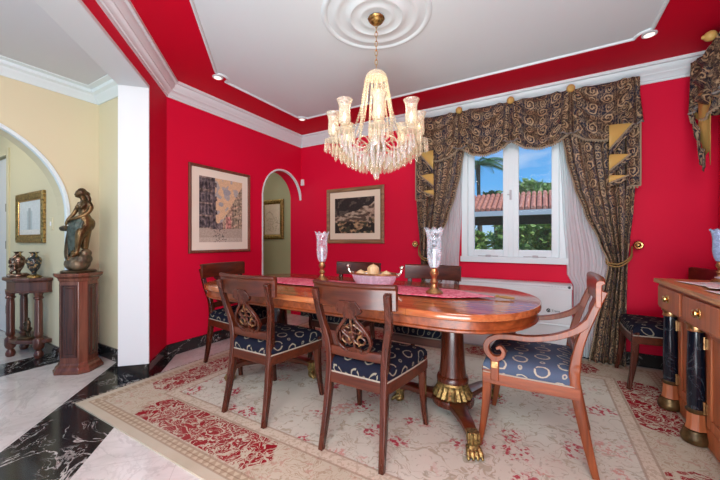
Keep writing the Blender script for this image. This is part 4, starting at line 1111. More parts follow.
def landscape(u, v):
    # dark clouded sky, a pale ridge climbing to the right, brown and ochre boulders in front
    n = fz(u, v, 7, 1) + .5 * fz(u, v, 15, 4); m_ = fz(u * 1.0 + v * .8, v * 1.6 - u * .5, 10, 7)
    ridge = .50 + .42 * max(0, (u - .15)) + .10 * fz(u, 0, 6, 2)
    if v > ridge: return jit((.030, .024, .022) if n < .15 else (.085, .068, .055), .3)
    if v > ridge - .20 and m_ > -.18: return jit((.42, .34, .25) if m_ > .12 else (.27, .205, .145), .2)
    if v > .34 + .12 * n: return jit((.32, .24, .17) if m_ > .05 else (.09, .062, .045), .3)
    return jit((.026, .022, .018) if n < -.12 else ((.42, .30, .16) if m_ > .24 else (.24, .15, .085) if m_ > -.1 else (.05, .05, .03)), .3)
def sketch(u, v):
    c = (.58, .50, .36)
    if .12 < u < .9 and .1 < v < .55 and rnd.random() < .22: c = (.40, .33, .24)
    if abs(v - .55 - .2 * math.sin(u * 5)) < .02: c = (.44, .36, .26)
    return jit(c, .05)
def pale(u, v):
    c = (.62, .66, .66)
    if .35 < u < .62 and .12 < v < .70: c = (.46, .53, .54)
    if .44 < u < .52 and .15 < v < .8: c = (.36, .40, .40)
    if v < .15: c = (.70, .68, .62)
    return jit(c, .06)
def at(px, plane, val):
    r = (px - 360) / 320.; a = r * math.cos(TH) - math.sin(TH); b_ = r * math.sin(TH) + math.cos(TH)
    d = val / (a if plane == 'x' else b_); return a * d, b_ * d, d
def zpx(y, d): return 1.1 - (y - 240.5) * d / 320
a0 = at(188, 'x', XL); a1 = at(249, 'x', XL); z1, z0 = zpx(162, a0[2]), zpx(253.5, a0[2])
picture('large upright street scene in a dark wooden frame on the left red wall', (XL, (a0[1] + a1[1]) / 2, (z0 + z1) / 2), PI / 2, a1[1] - a0[1], z1 - z0, .030, .082, street, 'frame_wood', 'mat_cream', 64, 84)
a0 = at(327.5, 'y', YB); a1 = at(384.5, 'y', YB); z1, z0 = zpx(187.5, (a0[2] + a1[2]) / 2), zpx(243.3, (a0[2] + a1[2]) / 2)
picture('small dark landscape in a bronze-brown frame between the arch and the window', ((a0[0] + a1[0]) / 2, YB, (z0 + z1) / 2), 0, a1[0] - a0[0], z1 - z0, .052, .082, landscape, 'frame_bronze', 'mat_board', 64, 60, 'frame_wood')
a0 = at(262, 'y', YB); a1 = at(284, 'y', YB); z1, z0 = zpx(199, a1[2]), zpx(239, a1[2])
picture('pale sketch in a wide gilt frame on the green wall seen through the narrow arch', ((a0[0] + a1[0]) / 2, YB, (z0 + z1) / 2), 0, a1[0] - a0[0], z1 - z0, .07, .0, sketch, 'gilt', 'mat_cream', 24, 32)
a0 = at(18.5, 'y', 1.19); a1 = at(46, 'y', 1.19); z1, z0 = zpx(190, a1[2]), zpx(243, a1[2])
picture('pale painting in an ornate gilt frame above the hallway console table', ((a0[0] + a1[0]) / 2, 1.19, (z0 + z1) / 2), 0, a1[0] - a0[0], z1 - z0, .085, .0, pale, 'gilt', 'mat_cream', 28, 34, 'brass')

# ================================================================== sideboard
SX, SD = .665, .54        # front plane, depth towards the right wall
SY1, SY0 = 2.875, 1.20
ZS = RZ
sb = thing('sideboard', 'long mahogany sideboard with black marble columns and brass knobs', 'sideboard', (SX, SY1, 0))
def S(mb): mb.bm.transform(Matrix.Translation((-SX, -SY1, 0))); return mb
mb = MB(); mb.box(SX - .012, SX + SD, SY0, SY1 + .012, .818, .846); S(mb).build('top', 'sideboard_top_lit', sb, bevel=.006)
mb = MB(); mb.box(SX + .012, SX + SD - .005, SY0 + .01, SY1, .655, .818); S(mb).build('frieze', 'sideboard_wood', sb, bevel=.003)
mb = MB(); mb.box(SX + .10, SX + SD - .005, SY0 + .02, SY1 - .02, .11, .66); S(mb).build('carcass', 'sideboard_wood', sb, bevel=.003)
mb = MB(); mb.prism([(SX + .085, 0.0125), (SX + SD - .005, .0125), (SX + SD - .005, .125), (SX + .10, .125), (SX + .085, .10)], 'y', SY0 + .02, SY1 - .012); S(mb).build('plinth', 'sideboard_wood', sb, bevel=.004)
cys = [2.80, 2.40, 1.92, 1.44]
for k, y in enumerate(cys):
    mb = MB(); mb.lathe([(.034, .195), (.037, .23), (.037, .40), (.033, .615)], (SX + .052, y, 0), 24); col = S(mb).build('column', 'column_stone', sb); col['label'] = 'black marble column'
    mb = MB(); mb.lathe([(.034, .61), (.040, .614), (.036, .625), (.036, .640), (.044, .648), (.044, .655), (.0, .656)], (SX + .052, y, 0), 24); S(mb).build('capital', 'antique_brass', col)
    mb = MB(); mb.lathe([(.0, .197), (.036, .197), (.044, .19), (.044, .182), (.038, .174), (.0, .172)], (SX + .052, y, 0), 24); S(mb).build('column_ring', 'bronze_gold', col)
    mb = MB(); mb.lathe([(.0, .176), (.038, .175), (.040, .12), (.046, .085), (.0, .08)], (SX + .052, y, 0), 8); S(mb).build('block', 'sideboard_wood', col, bevel=.003)
    mb = MB(); mb.lathe([(.0, .012), (.050, .012), (.058, .022), (.060, .045), (.052, .062), (.048, .082), (.0, .086)], (SX + .048, y, 0), 24); S(mb).build('foot', 'bronze_gold', col)
for k, (ya, yb2) in enumerate(((2.845, 2.44), (2.42, 1.96), (1.94, 1.48))):
    mb = MB(); mb.box(SX - .002, SX + .013, yb2 + .012, ya - .012, .672, .802); dw = S(mb).build('drawer', 'sideboard_wood', sb, bevel=.004)
    for yc in (((ya + yb2) / 2,) if k == 0 else ((ya + yb2) / 2,)):
        mb = MB(); mb.lathe([(.0, .026), (.012, .025), (.019, .020), (.020, .014), (.012, .009), (.010, .006), (.025, .004), (.027, .0)], seg=24); mb.bm.transform(Matrix.Rotation(-PI / 2, 4, 'Y')); mb.bm.transform(Matrix.Translation((SX - .002, yc, .74))); S(mb).build('knob', 'brass', dw)
# recessed panelled doors behind the columns
for ya, yb2 in ((2.755, 2.45), (2.35, 1.97), (1.87, 1.49)):
    mb = MB(); mb.box(SX + .086, SX + .102, yb2, ya, .13, .65); dr = S(mb).build('door', 'sideboard_wood', sb, bevel=.003)
    mb = MB(); w = .05; mb.box(SX + .076, SX + .088, yb2, yb2 + w, .13, .65); mb.box(SX + .076, SX + .088, ya - w, ya, .13, .65); mb.box(SX + .076, SX + .088, yb2 + w, ya - w, .13, .13 + w); mb.box(SX + .076, SX + .088, yb2 + w, ya - w, .65 - w, .65); S(mb).build('door_frame', 'sideboard_wood', dr, bevel=.004)
    for z in (.22, .56):
        mb = MB(); mb.box(SX + .068, SX + .080, ya - .014, ya + .016, z - .028, z + .028); mb.tube([(SX + .07, ya + .002, z - .032), (SX + .07, ya + .002, z + .032)], .006, 8); S(mb).build('hinge', 'antique_brass', dr)
# end panel
mb = MB(); w = .05; x0, x1 = SX + .11, SX + SD - .02
mb.box(x0, x0 + w, SY1 - .022, SY1 - .010, .13, .65); mb.box(x1 - w, x1, SY1 - .022, SY1 - .010, .13, .65); mb.box(x0 + w, x1 - w, SY1 - .022, SY1 - .010, .13, .18); mb.box(x0 + w, x1 - w, SY1 - .022, SY1 - .010, .60, .65); S(mb).build('end_panel', 'sideboard_wood', sb, bevel=.003)
# papers and dish on it
ZP = .8465
def sheet(label, x, y, rz, k):
    def fn(u, v): return ((u - .5) * .215, (v - .5) * .28, .002 + .004 * math.sin(3 * u + k) * math.cos(3 * v + k) + .004)
    mb = MB(); mb.grid(fn, 10, 12); o = mb.build('paper_sheet', 'paper', loc=(x, y, ZP + .0095 * k)); o.rotation_euler = (0, 0, rz); md = o.modifiers.new('Solid', 'SOLIDIFY'); md.thickness = .0008
    return tag(o, label, 'paper', 'papers on the sideboard')
sheet('printed white sheet lying nearest the far end of the sideboard', .84, 2.56, .25, 0)
sheet('printed white sheet overlapping the far sheet in the middle of the sideboard', .85, 2.36, -.2, 1)
sheet('printed white sheet on the sideboard, nearest the viewer', .82, 2.12, .12, 0)
mb = MB(); mb.lathe([(.0, .004), (.055, .002), (.060, .004), (.085, .016), (.115, .024), (.117, .027), (.085, .021), (.055, .010), (.0, .009)], seg=36); tag(mb.build('dish', 'trim_white', loc=(.98, 2.62, ZP + .012)), 'shallow white dish on the sideboard beside the papers', 'dish')

# ================================================================== hallway: pedestal, statue, console
PRZ = math.radians(34); PC = (-3.455, 1.185)
pd = thing('display_pedestal', 'tall panelled reddish wood pedestal carrying the bronze woman', 'pedestal', (*PC, 0), PRZ)
def octo(w, d, c): return [(-w + c, -d), (w - c, -d), (w, -d + c), (w, d - c), (w - c, d), (-w + c, d), (-w, d - c), (-w, -d + c)]
def stack(rows): 
    mb = MB(); mb.rings([[(x, y, z) for x, y in octo(w, d, c)] for w, d, c, z in rows]); return mb
W_, D_ = .112, .100
stack([(W_ + .035, D_ + .035, .055, .0), (W_ + .035, D_ + .035, .055, .022), (W_ + .028, D_ + .028, .052, .03), (W_ + .022, D_ + .022, .05, .05), (W_ + .008, D_ + .008, .045, .068), (W_ + .004, D_ + .004, .045, .085)]).build('base', 'pedestal_wood', pd, smooth=False, bevel=.003)
stack([(W_, D_, .042, .08), (W_, D_, .042, .765)]).build('shaft', 'pedestal_wood', pd, smooth=False, bevel=.003)
stack([(W_, D_, .042, .755), (W_ + .006, D_ + .006, .044, .765), (W_ + .010, D_ + .010, .045, .785), (W_ + .030, D_ + .030, .052, .803), (W_ + .034, D_ + .034, .054, .822), (W_ + .028, D_ + .028, .053, .828)]).build('cap', 'pedestal_wood', pd, smooth=False, bevel=.003)
def raised(mb, cx, cy, nx, ny, w):       # bordered panel on a face
    n = Vector((nx, ny, 0)).normalized(); s = Vector((-n.y, n.x, 0)); c = Vector((cx, cy, 0))
    def rect(h, z0, z1, o): return [c + s * -h + n * o + Vector((0, 0, z0)), c + s * h + n * o + Vector((0, 0, z0)), c + s * h + n * o + Vector((0, 0, z1)), c + s * -h + n * o + Vector((0, 0, z1))]
    mb.rings([rect(w, .13, .73, 0), rect(w, .13, .73, .007), rect(w - .006, .136, .724, .007), rect(w - .010, .140, .72, .002), rect(w - .024, .154, .706, .0005), rect(w - .030, .16, .70, .006), rect(w - .033, .163, .697, .007)])
for nx, ny, cx, cy, w in ((0, -1, 0, -D_, .060), (1, 0, W_, 0, .050), (-1, 0, -W_, 0, .050)):
    mb = MB(); raised(mb, cx, cy, nx, ny, w); mb.build('panel', 'pedestal_dark', pd, smooth=False)

st = thing('bronze_statue', 'bronze woman with bowed head and green drapery standing on a rock, on the pedestal', 'statue', (*PC, .828), PRZ - .15); st.scale = (1.0, 1.0, 1.13)
# rock base
mb = MB(); mb.lathe([(.0, 0), (.118, 0), (.122, .010), (.112, .018), (.0, .019)], seg=32); mb.build('plinth', 'bronze_dark', st)
mb = MB(); rr = random.Random(11)
for x, y, z, r in ((0, 0, .07, .085), (.045, .0, .10, .065), (-.04, -.01, .065, .07), (.0, .03, .11, .06), (.03, -.03, .06, .065), (.055, .01, .145, .045), (-.055, .02, .05, .05)):
    mb.ball((x, y, z), (r, r * .9, r * .75), 12, 8, Matrix.Rotation(rr.uniform(0, 3), 3, 'Z'))
mb.build('rock', 'rock_bronze', st, remesh=.006)
def pose(mb):          # long legs, short bowed torso
    tab_ = [(0, 0), (.10, .10), (.325, .375), (.525, .535), (.62, .622), (1, 1)]
    for v in mb.bm.verts:
        z = v.co.z
        for (a, a2), (b_, b2) in zip(tab_, tab_[1:]):
            if a <= z <= b_: v.co.z = a2 + (b2 - a2) * (z - a) / (b_ - a); break
        v.co.x += .012 + .022 * max(0, min(1, (z - .42) / .15))
# figure: front is -Y; hips swing right (+X), head bows left (-X)
mb = MB()
mb.tube(cr([(.030, .012, .165), (.040, .006, .225), (.052, .0, .30), (.050, .0, .345), (.036, .0, .405), (.030, .0, .445), (.030, .0, .49), (.026, .0, .525)], 4), [.030, .040, .056, .060, .044, .043, .054, .040], 14, flat=.82)
mb.ball((.055, .018, .325), (.050, .052, .055), 12, 8)
mb.ball((.008, -.036, .468), (.021, .021, .022), 10, 8); mb.ball((.046, -.036, .470), (.021, .021, .022), 10, 8)
mb.tube([(.024, .0, .52), (.012, -.006, .548), (.002, -.012, .572)], [.022, .018, .020], 10)
Rh = Matrix.Rotation(.55, 3, 'Y') @ Matrix.Rotation(.25, 3, 'X')
mb.ball((-.008, -.020, .588), (.028, .032, .038), 14, 10, Rh)
mb.ball((-.022, -.045, .578), (.006, .008, .010), 8, 6)                 # nose
mb.ball((-.020, -.038, .562), (.010, .008, .006), 8, 6)                 # mouth and chin
mb.tube(cr([(.062, .0, .515), (.088, .004, .465), (.082, -.020, .41), (.040, -.058, .372), (-.010, -.072, .352), (-.040, -.070, .330)], 4), [.022, .020, .018, .015, .012, .011], 10)
mb.tube(cr([(-.008, .0, .515), (-.022, -.012, .46), (-.030, -.030, .405), (-.055, -.052, .352), (-.068, -.060, .312)], 4), [.022, .019, .017, .014, .010], 10)
for q in range(4): mb.tube([(-.068 + .005 * q, -.060 - .003 * q, .314), (-.074 + .006 * q, -.066, .296), (-.072 + .006 * q, -.068, .280)], [.0045, .004, .003], 6)
mb.tube(cr([(.062, -.010, .30), (.060, -.058, .255), (.052, -.064, .215), (.036, -.060, .165), (.034, -.066, .135)], 4), [.042, .034, .026, .018, .016], 10)     # right leg bare to the foot
mb.tube([(.036, -.055, .138), (.030, -.080, .128), (.026, -.102, .120)], [.016, .014, .008], 8)
mb.tube(cr([(.015, -.010, .30), (-.010, -.045, .24), (-.022, -.036, .17), (-.030, -.036, .115)], 4), [.040, .032, .024, .016], 10)
mb.tube([(-.030, -.034, .115), (-.040, -.060, .100), (-.046, -.074, .094)], [.015, .013, .008], 8)
pose(mb); mb.build('figure', 'bronze_gold', st, remesh=.0045)
mb = MB()
mb.ball((.000, -.008, .598), (.034, .038, .040), 14, 10, Rh); mb.ball((.018, .022, .590), (.024, .024, .024), 10, 8)
mb.tube(cr([(.018, .012, .585), (.030, .026, .555), (.036, .030, .515), (.040, .032, .47)], 4), [.020, .020, .016, .008], 8)
# keep the face free
pose(mb); mb.build('hair', 'bronze_dark', st, remesh=.005)
mb = MB()
for k in range(9):
    u = k / 8; mb.tube(cr([(.074 - .092 * u, -.028 - .024 * math.sin(PI * u), .362 - .01 * u), (.070 - .100 * u, -.060 - .012 * math.sin(PI * u), .30), (.056 - .098 * u, -.058 - .012 * math.sin(PI * u), .235 + .012 * math.sin(7 * u)), (.036 - .088 * u + .008 * math.sin(9 * u), -.050 - .010 * math.sin(PI * u), .185 - .045 * u + .012 * math.sin(11 * u))], 5), [.010, .012 + .003 * math.sin(5 * k), .012 - .003 * math.sin(5 * k), .008], 8)
mb.tube(cr([(-.028, -.030, .335), (-.044, -.02, .26), (-.062, -.01, .17), (-.070, -.01, .10)], 4), [.012, .016, .018, .012], 10)
mb.tube(cr([(.085, -.02, .36), (.03, -.052, .372), (-.03, -.052, .345), (-.058, -.042, .315)], 4), [.014, .016, .016, .014], 8)
pose(mb); mb.build('drapery', 'bronze_green', st, remesh=.0035)
mb = MB(); mb.tube(cr([(-.045, -.035, .275), (-.085, -.035, .288), (-.125, -.030, .290), (-.150, -.028, .284)], 4), [.016, .018, .019, .012], 8); mb.ball((-.135, -.03, .290), (.026, .018, .014), 10, 8)
mb.tube(cr([(-.05, -.04, .27), (-.075, -.03, .20), (-.085, -.03, .13), (-.07, -.03, .09)], 4), [.022, .026, .024, .02], 8)
pose(mb); mb.build('tree_stump', 'bronze_dark', st, remesh=.005)

# console table, half-round, against the gallery wall
CT = (-4.34, 1.186)
ct = thing('console_table', 'carved reddish wood console table with turned legs in the hallway niche', 'table', (*CT, 0))
outl = [(-.30, 0), (-.285, -.10), (-.20, -.205), (-.06, -.235), (.10, -.21), (.22, -.14), (.30, -.04), (.305, 0)]
def scl(f): return [(x * f, y * f) for x, y in outl]
mb = MB(); mb.rings([[(x, y, z) for x, y in scl(f)] for f, z in ((1.03, .722), (1.06, .73), (1.06, .742), (1.03, .75))]); mb.build('top', 'console_wood', ct, smooth=False, bevel=.003)
mb = MB(); mb.rings([[(x, y, z) for x, y in scl(f)] for f, z in ((.95, .61), (.98, .615), (.98, .625), (.94, .63), (.94, .71), (1.0, .722))]); mb.build('apron', 'console_wood', ct, smooth=False, bevel=.002)
mb = MB(); mb.rings([[(x, y, z) for x, y in scl(f)] for f, z in ((.92, .135), (.95, .14), (.95, .165), (.92, .17))]); mb.build('shelf', 'console_wood', ct, smooth=False, bevel=.003)
for lx, ly in ((-.235, -.06), (-.055, -.195), (.225, -.075)):
    mb = MB(); mb.lathe([(.0, 0), (.026, 0), (.034, .015), (.036, .035), (.028, .058), (.020, .07), (.034, .085), (.042, .11), (.042, .165), (.036, .18), (.024, .19), (.030, .205), (.034, .22), (.030, .24), (.030, .50), (.026, .545), (.036, .555), (.036, .567), (.028, .575), (.034, .60), (.036, .612), (.0, .613)], (lx, ly, 0), 20); mb.build('leg', 'console_wood', ct)
def urn(name, label, loc, fm, fig):
    t = thing(name, label, 'vase', loc)
    mb = MB(); mb.lathe([(.0, 0), (.048, 0), (.050, .010), (.040, .018), (.022, .028), (.016, .040), (.020, .052), (.038, .085), (.050, .125), (.054, .160), (.048, .185), (.030, .200), (.022, .212), (.022, .222), (.034, .236), (.040, .240), (.034, .241), (.018, .225), (.0, .222)], seg=28); mb.build('body', fm, t)
    for s in (-1, 1):
        mb = MB(); mb.tube(cr([(s * .046, 0, .190), (s * .062, 0, .205), (s * .058, 0, .230), (s * .036, 0, .235)], 5), [.006, .006, .005], 6); mb.build('handle', 'gilt', t)
    mb = MB(); mb.lathe([(.0, .0005), (.052, .0005), (.052, .011), (.040, .020), (.024, .028), (.0, .028)], seg=28); mb.build('gilt_mount', 'gilt', t)
    if fig:
        mb = MB(); rr = random.Random(5)
        for k in range(18): a = -PI / 2 + rr.uniform(-1.2, 1.0); mb.ball((.052 * math.cos(a), .052 * math.sin(a), .05 + k * .007), (.016, .016, .016), 8, 6)
        mb.lathe([(.0, 0), (.078, 0), (.080, .018), (.066, .03), (.0, .034)], seg=18); mb.build('relief_figures', 'figured_bronze', t, remesh=.004)
    else:
        mb = MB(); rr = random.Random(8)
        for k in range(10): a = -PI / 2 + rr.uniform(-.5, .9); z = .075 + rr.uniform(0, .09); q = .030 + (z - .07) * .28; mb.ball((q * math.cos(a), q * math.sin(a), z), (.012, .008, .010), 8, 6)
        mb.build('applied_flowers', 'bronze_gold', t)
    return t
urn('figured_vase', 'brown figured urn-shaped vase at the left on the hallway console table', (-4.47, 1.06, .7505), 'figured_bronze', True)
urn('gilt_urn', 'dark green urn with gilt foot and handles at the right on the hallway console', (-4.19, 1.10, .7505), 'urn_glaze', False)
fg = thing('bronze_figurine', 'small dark bronze figure group on the lower shelf of the console table', 'figurine', (-4.27, 1.08, .1705))
mb = MB(); mb.lathe([(.0, 0), (.075, 0), (.078, .008), (.07, .018), (.0, .02)], seg=20); mb.build('base', 'bronze_dark', fg)
mb = MB(); mb.tube(cr([(-.05, 0, .08), (-.01, -.004, .092), (.035, 0, .085)], 4), [.026, .024, .024], 10)
for x in (-.045, -.03, .03, .042): mb.tube([(x, .004 if x in (-.03, .03) else -.012, .08), (x - .006, 0, .05), (x, 0, .018)], [.011, .008, .007], 6)
mb.tube([(-.05, 0, .09), (-.07, 0, .12), (-.082, 0, .135)], [.018, .013, .012], 8); mb.ball((-.09, 0, .132), (.018, .011, .011), 8, 6)
mb.tube([(.0, 0, .10), (.004, 0, .14), (.004, 0, .165)], [.018, .020, .012], 8); mb.ball((.004, -.002, .182), .013, 8, 6); mb.tube([(.004, -.012, .16), (-.02, -.03, .13), (-.045, -.02, .125)], [.008, .007, .006], 6)
mb.build('figures', 'bronze_dark', fg, remesh=.004)

# ================================================================== outdoors beyond the window
mb = MB(); mb.box(-30, 30, 3.90, 60, -.30, -.20); struct(mb.build('lawn', 'lawn', smooth=False), 'green lawn outside the window', 'lawn')
def leaf_cloud(mb, c, r, n, size, rnd_):
    for _ in range(n):
        while True:
            p = Vector((rnd_.uniform(-1, 1), rnd_.uniform(-1, 1), rnd_.uniform(-1, 1)))
            if .35 < p.length < 1: break
        q = Vector(c) + Vector((p.x * r[0], p.y * r[1], p.z * r[2])); a = Vector((rnd_.gauss(0, 1), rnd_.gauss(0, 1), rnd_.gauss(0, .6))).normalized(); b_ = a.orthogonal().normalized(); b_ = (Matrix.Rotation(rnd_.uniform(0, 6), 3, a) @ b_); s = size * rnd_.uniform(.6, 1.3)
        mb.face([mb.bm.verts.new(q + a * s), mb.bm.verts.new(q + b_ * s * .45), mb.bm.verts.new(q - a * s), mb.bm.verts.new(q - b_ * s * .45)])
def tree(name, label, cat, x, y, h, r, m, seed, n=900, size=.16, trunk=True, blobs=7, group=None):
    rnd_ = random.Random(seed); t = thing(name, label, cat, (x, y, -.2), 0, group)
    mb = MB()
    for k in range(blobs):
        a = rnd_.uniform(0, 6.28); f = rnd_.uniform(.15, .6); leaf_cloud(mb, (r * f * math.cos(a), r * f * math.sin(a), h - r * .8 + rnd_.uniform(-.5, .35) * r), (r * .6, r * .6, r * .5), n // blobs, size, rnd_)
    mb.build('crown' if trunk else 'foliage', m, t, smooth=False, recalc=False)
    mb = MB(); mb.tube([(0, 0, 0), (.05, 0, h * .4), (0, .05, h - r * .7)], [.10 * h / 5, .07 * h / 5, .03 * h / 5], 8); mb.build('trunk' if trunk else 'stem', 'bark', t)
    return t
# pavilion with a clay tile roof
PX, PY = -1.2, 8.4
pv = thing('garden_pavilion', 'open garden pavilion with terracotta tile roof seen through the window', 'pavilion', (PX, PY, -.2), 0)
zr, ze, dp = 2.34 + .2, 1.86 + .2, 1.0
mb = MB()
for k in range(92):
    x = -5.0 + .1225 * k
    P = [Vector((x, 0, ze)), Vector((x, dp * .5, (ze + zr) / 2)), Vector((x, dp, zr))]
    mb.tube(P, [.056, .052, .048], 8, flat=.8)
    for j in range(5):
        f = j / 5; mb.tube([(x, dp * f - .02, ze + (zr - ze) * f - .012), (x, dp * (f + .2), ze + (zr - ze) * (f + .2) + .0)], [.064, .052], 6, flat=.8)
mb.build('tile_roof', 'roof_tile', pv)
mb = MB(); mb.prism([(-.05, ze - .12), (.02, ze - .02), (dp, zr - .08), (dp, zr - .25), (0, ze - .16)], 'x', -5.2, 6.2); mb.build('roof_deck', 'pavilion_shade', pv, smooth=False)
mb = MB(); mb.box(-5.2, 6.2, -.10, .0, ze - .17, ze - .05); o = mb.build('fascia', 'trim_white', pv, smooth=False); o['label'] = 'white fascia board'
mb = MB(); mb.box(-5.2, 6.2, dp - .1, dp, ze - .34, ze - .1); mb.build('shade_beam', 'pavilion_shade', pv, smooth=False)  # dark strip at the back, painted as the shade below the roof
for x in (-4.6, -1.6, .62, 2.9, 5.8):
    mb = MB(); mb.box(x - .07, x + .07, .25, .39, 0, ze - .1); mb.build('post', 'bark' if False else 'pavilion_shade', pv, smooth=False)
def outdoor_x(px, Y): return at(px, 'y', Y)[0]
# hedge shrubs under and behind the pavilion, then trees
k = 0
for px, Y, h, r, m in ((470, 10.3, 1.75, .55, 'leaf_mid'), (503, 13.2, 2.1, .70, 'leaf_light'), (512, 10.3, 1.8, .48, 'leaf_mid'), (532, 12.0, 2.0, .70, 'leaf_light'), (556, 10.3, 1.85, .5, 'leaf_mid')):
    k += 1; tree('garden_shrub', 'x', 'shrub', outdoor_x(px, Y), Y, h, r, m, 20 + k, 900, .13, False, 7, 'shrubs behind the pavilion')
for o in [o for o in COL.objects if o.name.startswith('garden_shrub')]: o['label'] = 'leafy green shrub in the garden under the pavilion roof line'
k = 0
for px, Y, h, r, m, lab in ((472, 7.2, 1.05, .55, 'leaf_mid', 'low leafy shrub at the left foot of the window view'), (524, 6.8, 1.15, .6, 'leaf_light', 'bright green shrub right of the window mullion'), (553, 6.0, .9, .45, 'leaf_dark', 'dark shrub at the right foot of the window view')):
    k += 1; tree('low_shrub', lab, 'shrub', outdoor_x(px, Y), Y, h, r, m, 50 + k, 520, .10, False, 6)
tree('garden_tree', 'dark round tree beyond the tile roof, left of the window mullion', 'tree', outdoor_x(494, 15), 15, 3.45, .55, 'leaf_dark', 5, 900, .15)
tree('garden_tree', 'broad green tree beyond the tile roof in the right casement', 'tree', outdoor_x(541, 14), 14, 3.75, 1.0, 'leaf_mid', 6, 1600, .17)
tree('garden_tree', 'dark tree beyond the tile roof just right of the window mullion', 'tree', outdoor_x(523, 15.5), 16.5, 3.5, .7, 'leaf_dark', 9, 900, .16)
tree('garden_tree', 'small distant tree beside the palm trunk', 'tree', outdoor_x(474, 16), 18, 3.3, .6, 'leaf_mid', 12, 700, .15)
pt = thing('palm_tree', 'tall palm with arching fronds in the left casement', 'tree', (outdoor_x(478, 12), 12, -.2))
hp = 4.0
mb = MB(); mb.tube(cr([(0, 0, 0), (.05, 0, 1.6), (.02, 0, 3.2), (0, 0, hp)], 5), [.10, .075, .065, .08], 10); mb.build('trunk', 'bark', pt)
rnd_ = random.Random(4)
for k in range(15):
    a = k * 2.4; L = rnd_.uniform(1.0, 1.4); up = rnd_.uniform(.1, .95)
    d = Vector((math.cos(a), math.sin(a), 0)); pts = [Vector((0, 0, hp)) + d * L * t + Vector((0, 0, L * (up * t - (.55 + .45 * up) * t * t))) for t in lin(0, 1, 14)]
    mb = MB(); mb.tube(pts, [.025, .006], 5); sd = Vector((-d.y, d.x, 0))
    for i in range(1, 13):
        for s in (-1, 1):
            for f in (0, .5):
                p = pts[i] + (pts[min(i + 1, 13)] - pts[i]) * f; l = .42 * math.sin(PI * (.15 + .8 * (i + f) / 14)); tip = p + sd * s * l * .75 + d * l * .5 - Vector((0, 0, l * .42))
                w = d * .022; mb.face([mb.bm.verts.new(p - w), mb.bm.verts.new(p + w), mb.bm.verts.new(tip)])
    mb.build('frond', 'leaf_palm', pt, smooth=False, recalc=False)

# ================================================================== light, sky, camera
wd = bpy.data.worlds.new('World'); SC.world = wd; wd.use_nodes = True
nt = wd.node_tree; bgn = nt.nodes['Background']
tc = nt.nodes.new('ShaderNodeTexCoord'); sx = nt.nodes.new('ShaderNodeSeparateXYZ'); nt.links.new(tc.outputs['Generated'], sx.inputs[0])
rp = nt.nodes.new('ShaderNodeValToRGB'); nt.links.new(sx.outputs['Z'], rp.inputs[0])
e = rp.color_ramp.elements; e[0].position = 0.0; e[0].color = (.50, .72, .93, 1); e[1].position = .45; e[1].color = (.040, .24, .74, 1)
e2 = e.new(.16); e2.color = (.14, .46, .90, 1)
nz = nt.nodes.new('ShaderNodeTexNoise'); mp = nt.nodes.new('ShaderNodeMapping'); nt.links.new(tc.outputs['Generated'], mp.inputs[0]); mp.inputs['Scale'].default_value = (3, 3, 9); nt.links.new(mp.outputs[0], nz.inputs['Vector']); nz.inputs['Scale'].default_value = 1.6; nz.inputs['Detail'].default_value = 6
mr = nt.nodes.new('ShaderNodeMapRange'); nt.links.new(nz.outputs[0], mr.inputs[0]); mr.inputs[1].default_value = .54; mr.inputs[2].default_value = .75; mr.inputs[4].default_value = .6
mxw = nt.nodes.new('ShaderNodeMix'); mxw.data_type = 'RGBA'; nt.links.new(mr.outputs[0], mxw.inputs[0]); nt.links.new(rp.outputs[0], mxw.inputs[6]); mxw.inputs[7].default_value = (.85, .9, .96, 1)
nt.links.new(mxw.outputs[2], bgn.inputs[0]); bgn.inputs[1].default_value = 1.0
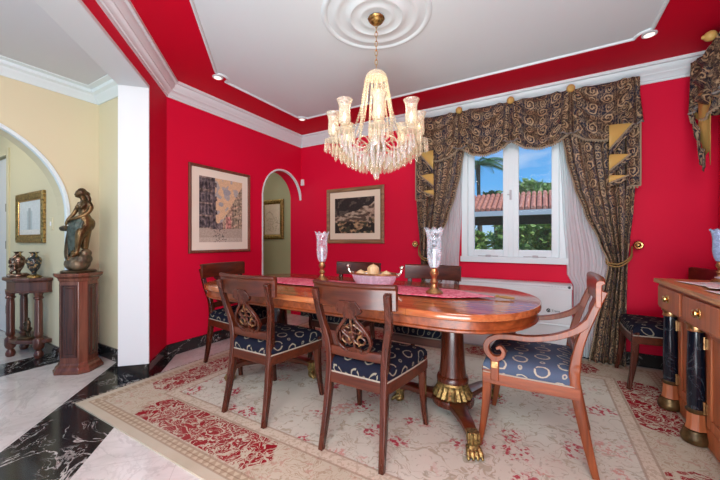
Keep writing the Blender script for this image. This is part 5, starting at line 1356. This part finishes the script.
def light(name, typ, loc, energy, color=(1, 1, 1), size=1, size_y=None, target=None):
    l = bpy.data.lights.new(name, typ); l.energy = energy; l.color = color
    if typ == 'AREA':
        l.size = size
        if size_y: l.shape = 'RECTANGLE'; l.size_y = size_y
    elif typ == 'POINT': l.shadow_soft_size = size
    elif typ == 'SUN': l.angle = size
    o = bpy.data.objects.new(name, l); COL.objects.link(o); o.location = loc
    if target is not None: o.rotation_euler = (Vector(target) - Vector(loc)).to_track_quat('-Z', 'Y').to_euler()
    return o
light('sun', 'SUN', (8, -2.5, 13), 3.6, (1, .95, .86), .02, target=(0, 0, 0))
light('soft_key', 'AREA', (.15, -.85, 2.25), 88, (.97, .985, 1), 1.7, 1.0, (-1.4, 2.2, 1.1))
light('ceiling_bounce', 'AREA', (-.1, -.5, .5), 74, (.90, .97, 1), 1.6, .9, (-.9, 2.1, 2.6))
light('window_fill', 'AREA', (-.3, 5.0, 3.6), 110, (.90, .96, 1), 1.6, 1.2, (-.3, 2.2, .4))  # unseen area lamp added outside to strengthen daylight through the window
light('hall_fill', 'AREA', (-2.1, -.5, 2.3), 26, (.98, .98, .98), 1.0, 1.0, (-3.6, .9, 1.1))  # unseen area light added to brighten the hallway
light('gallery_fill', 'POINT', (-5.0, .2, 2.1), 18, (1, .93, .84), .15)  # point light without a fitting, added to fill the gallery
light('passage_fill', 'POINT', (-4.3, 2.9, 2.1), 10, (1, .95, .85), .15)  # another added fill, out of sight in the green passage
light('chandelier_lamp', 'POINT', (CX, CY, 2.02), 3.5, (1, .84, .62), .06)
cam = bpy.data.cameras.new('camera'); cam.lens = 16.0; cam.sensor_width = 36; cam.sensor_fit = 'HORIZONTAL'; cam.clip_start = .02; cam.clip_end = 200
cam.shift_y = .5 / 720
co_ = bpy.data.objects.new('camera', cam); COL.objects.link(co_); co_.location = (0, 0, 1.1); co_.rotation_euler = (PI / 2, 0, TH); SC.camera = co_
SC.view_settings.view_transform = 'Standard'; SC.view_settings.look = 'None'; SC.view_settings.exposure = 0; SC.view_settings.gamma = 1
SC.cycles.max_bounces = 8; SC.cycles.diffuse_bounces = 4; SC.cycles.glossy_bounces = 4; SC.cycles.transmission_bounces = 4; SC.cycles.transparent_max_bounces = 24
SC.cycles.sample_clamp_indirect = 6; SC.cycles.caustics_reflective = False; SC.cycles.caustics_refractive = False
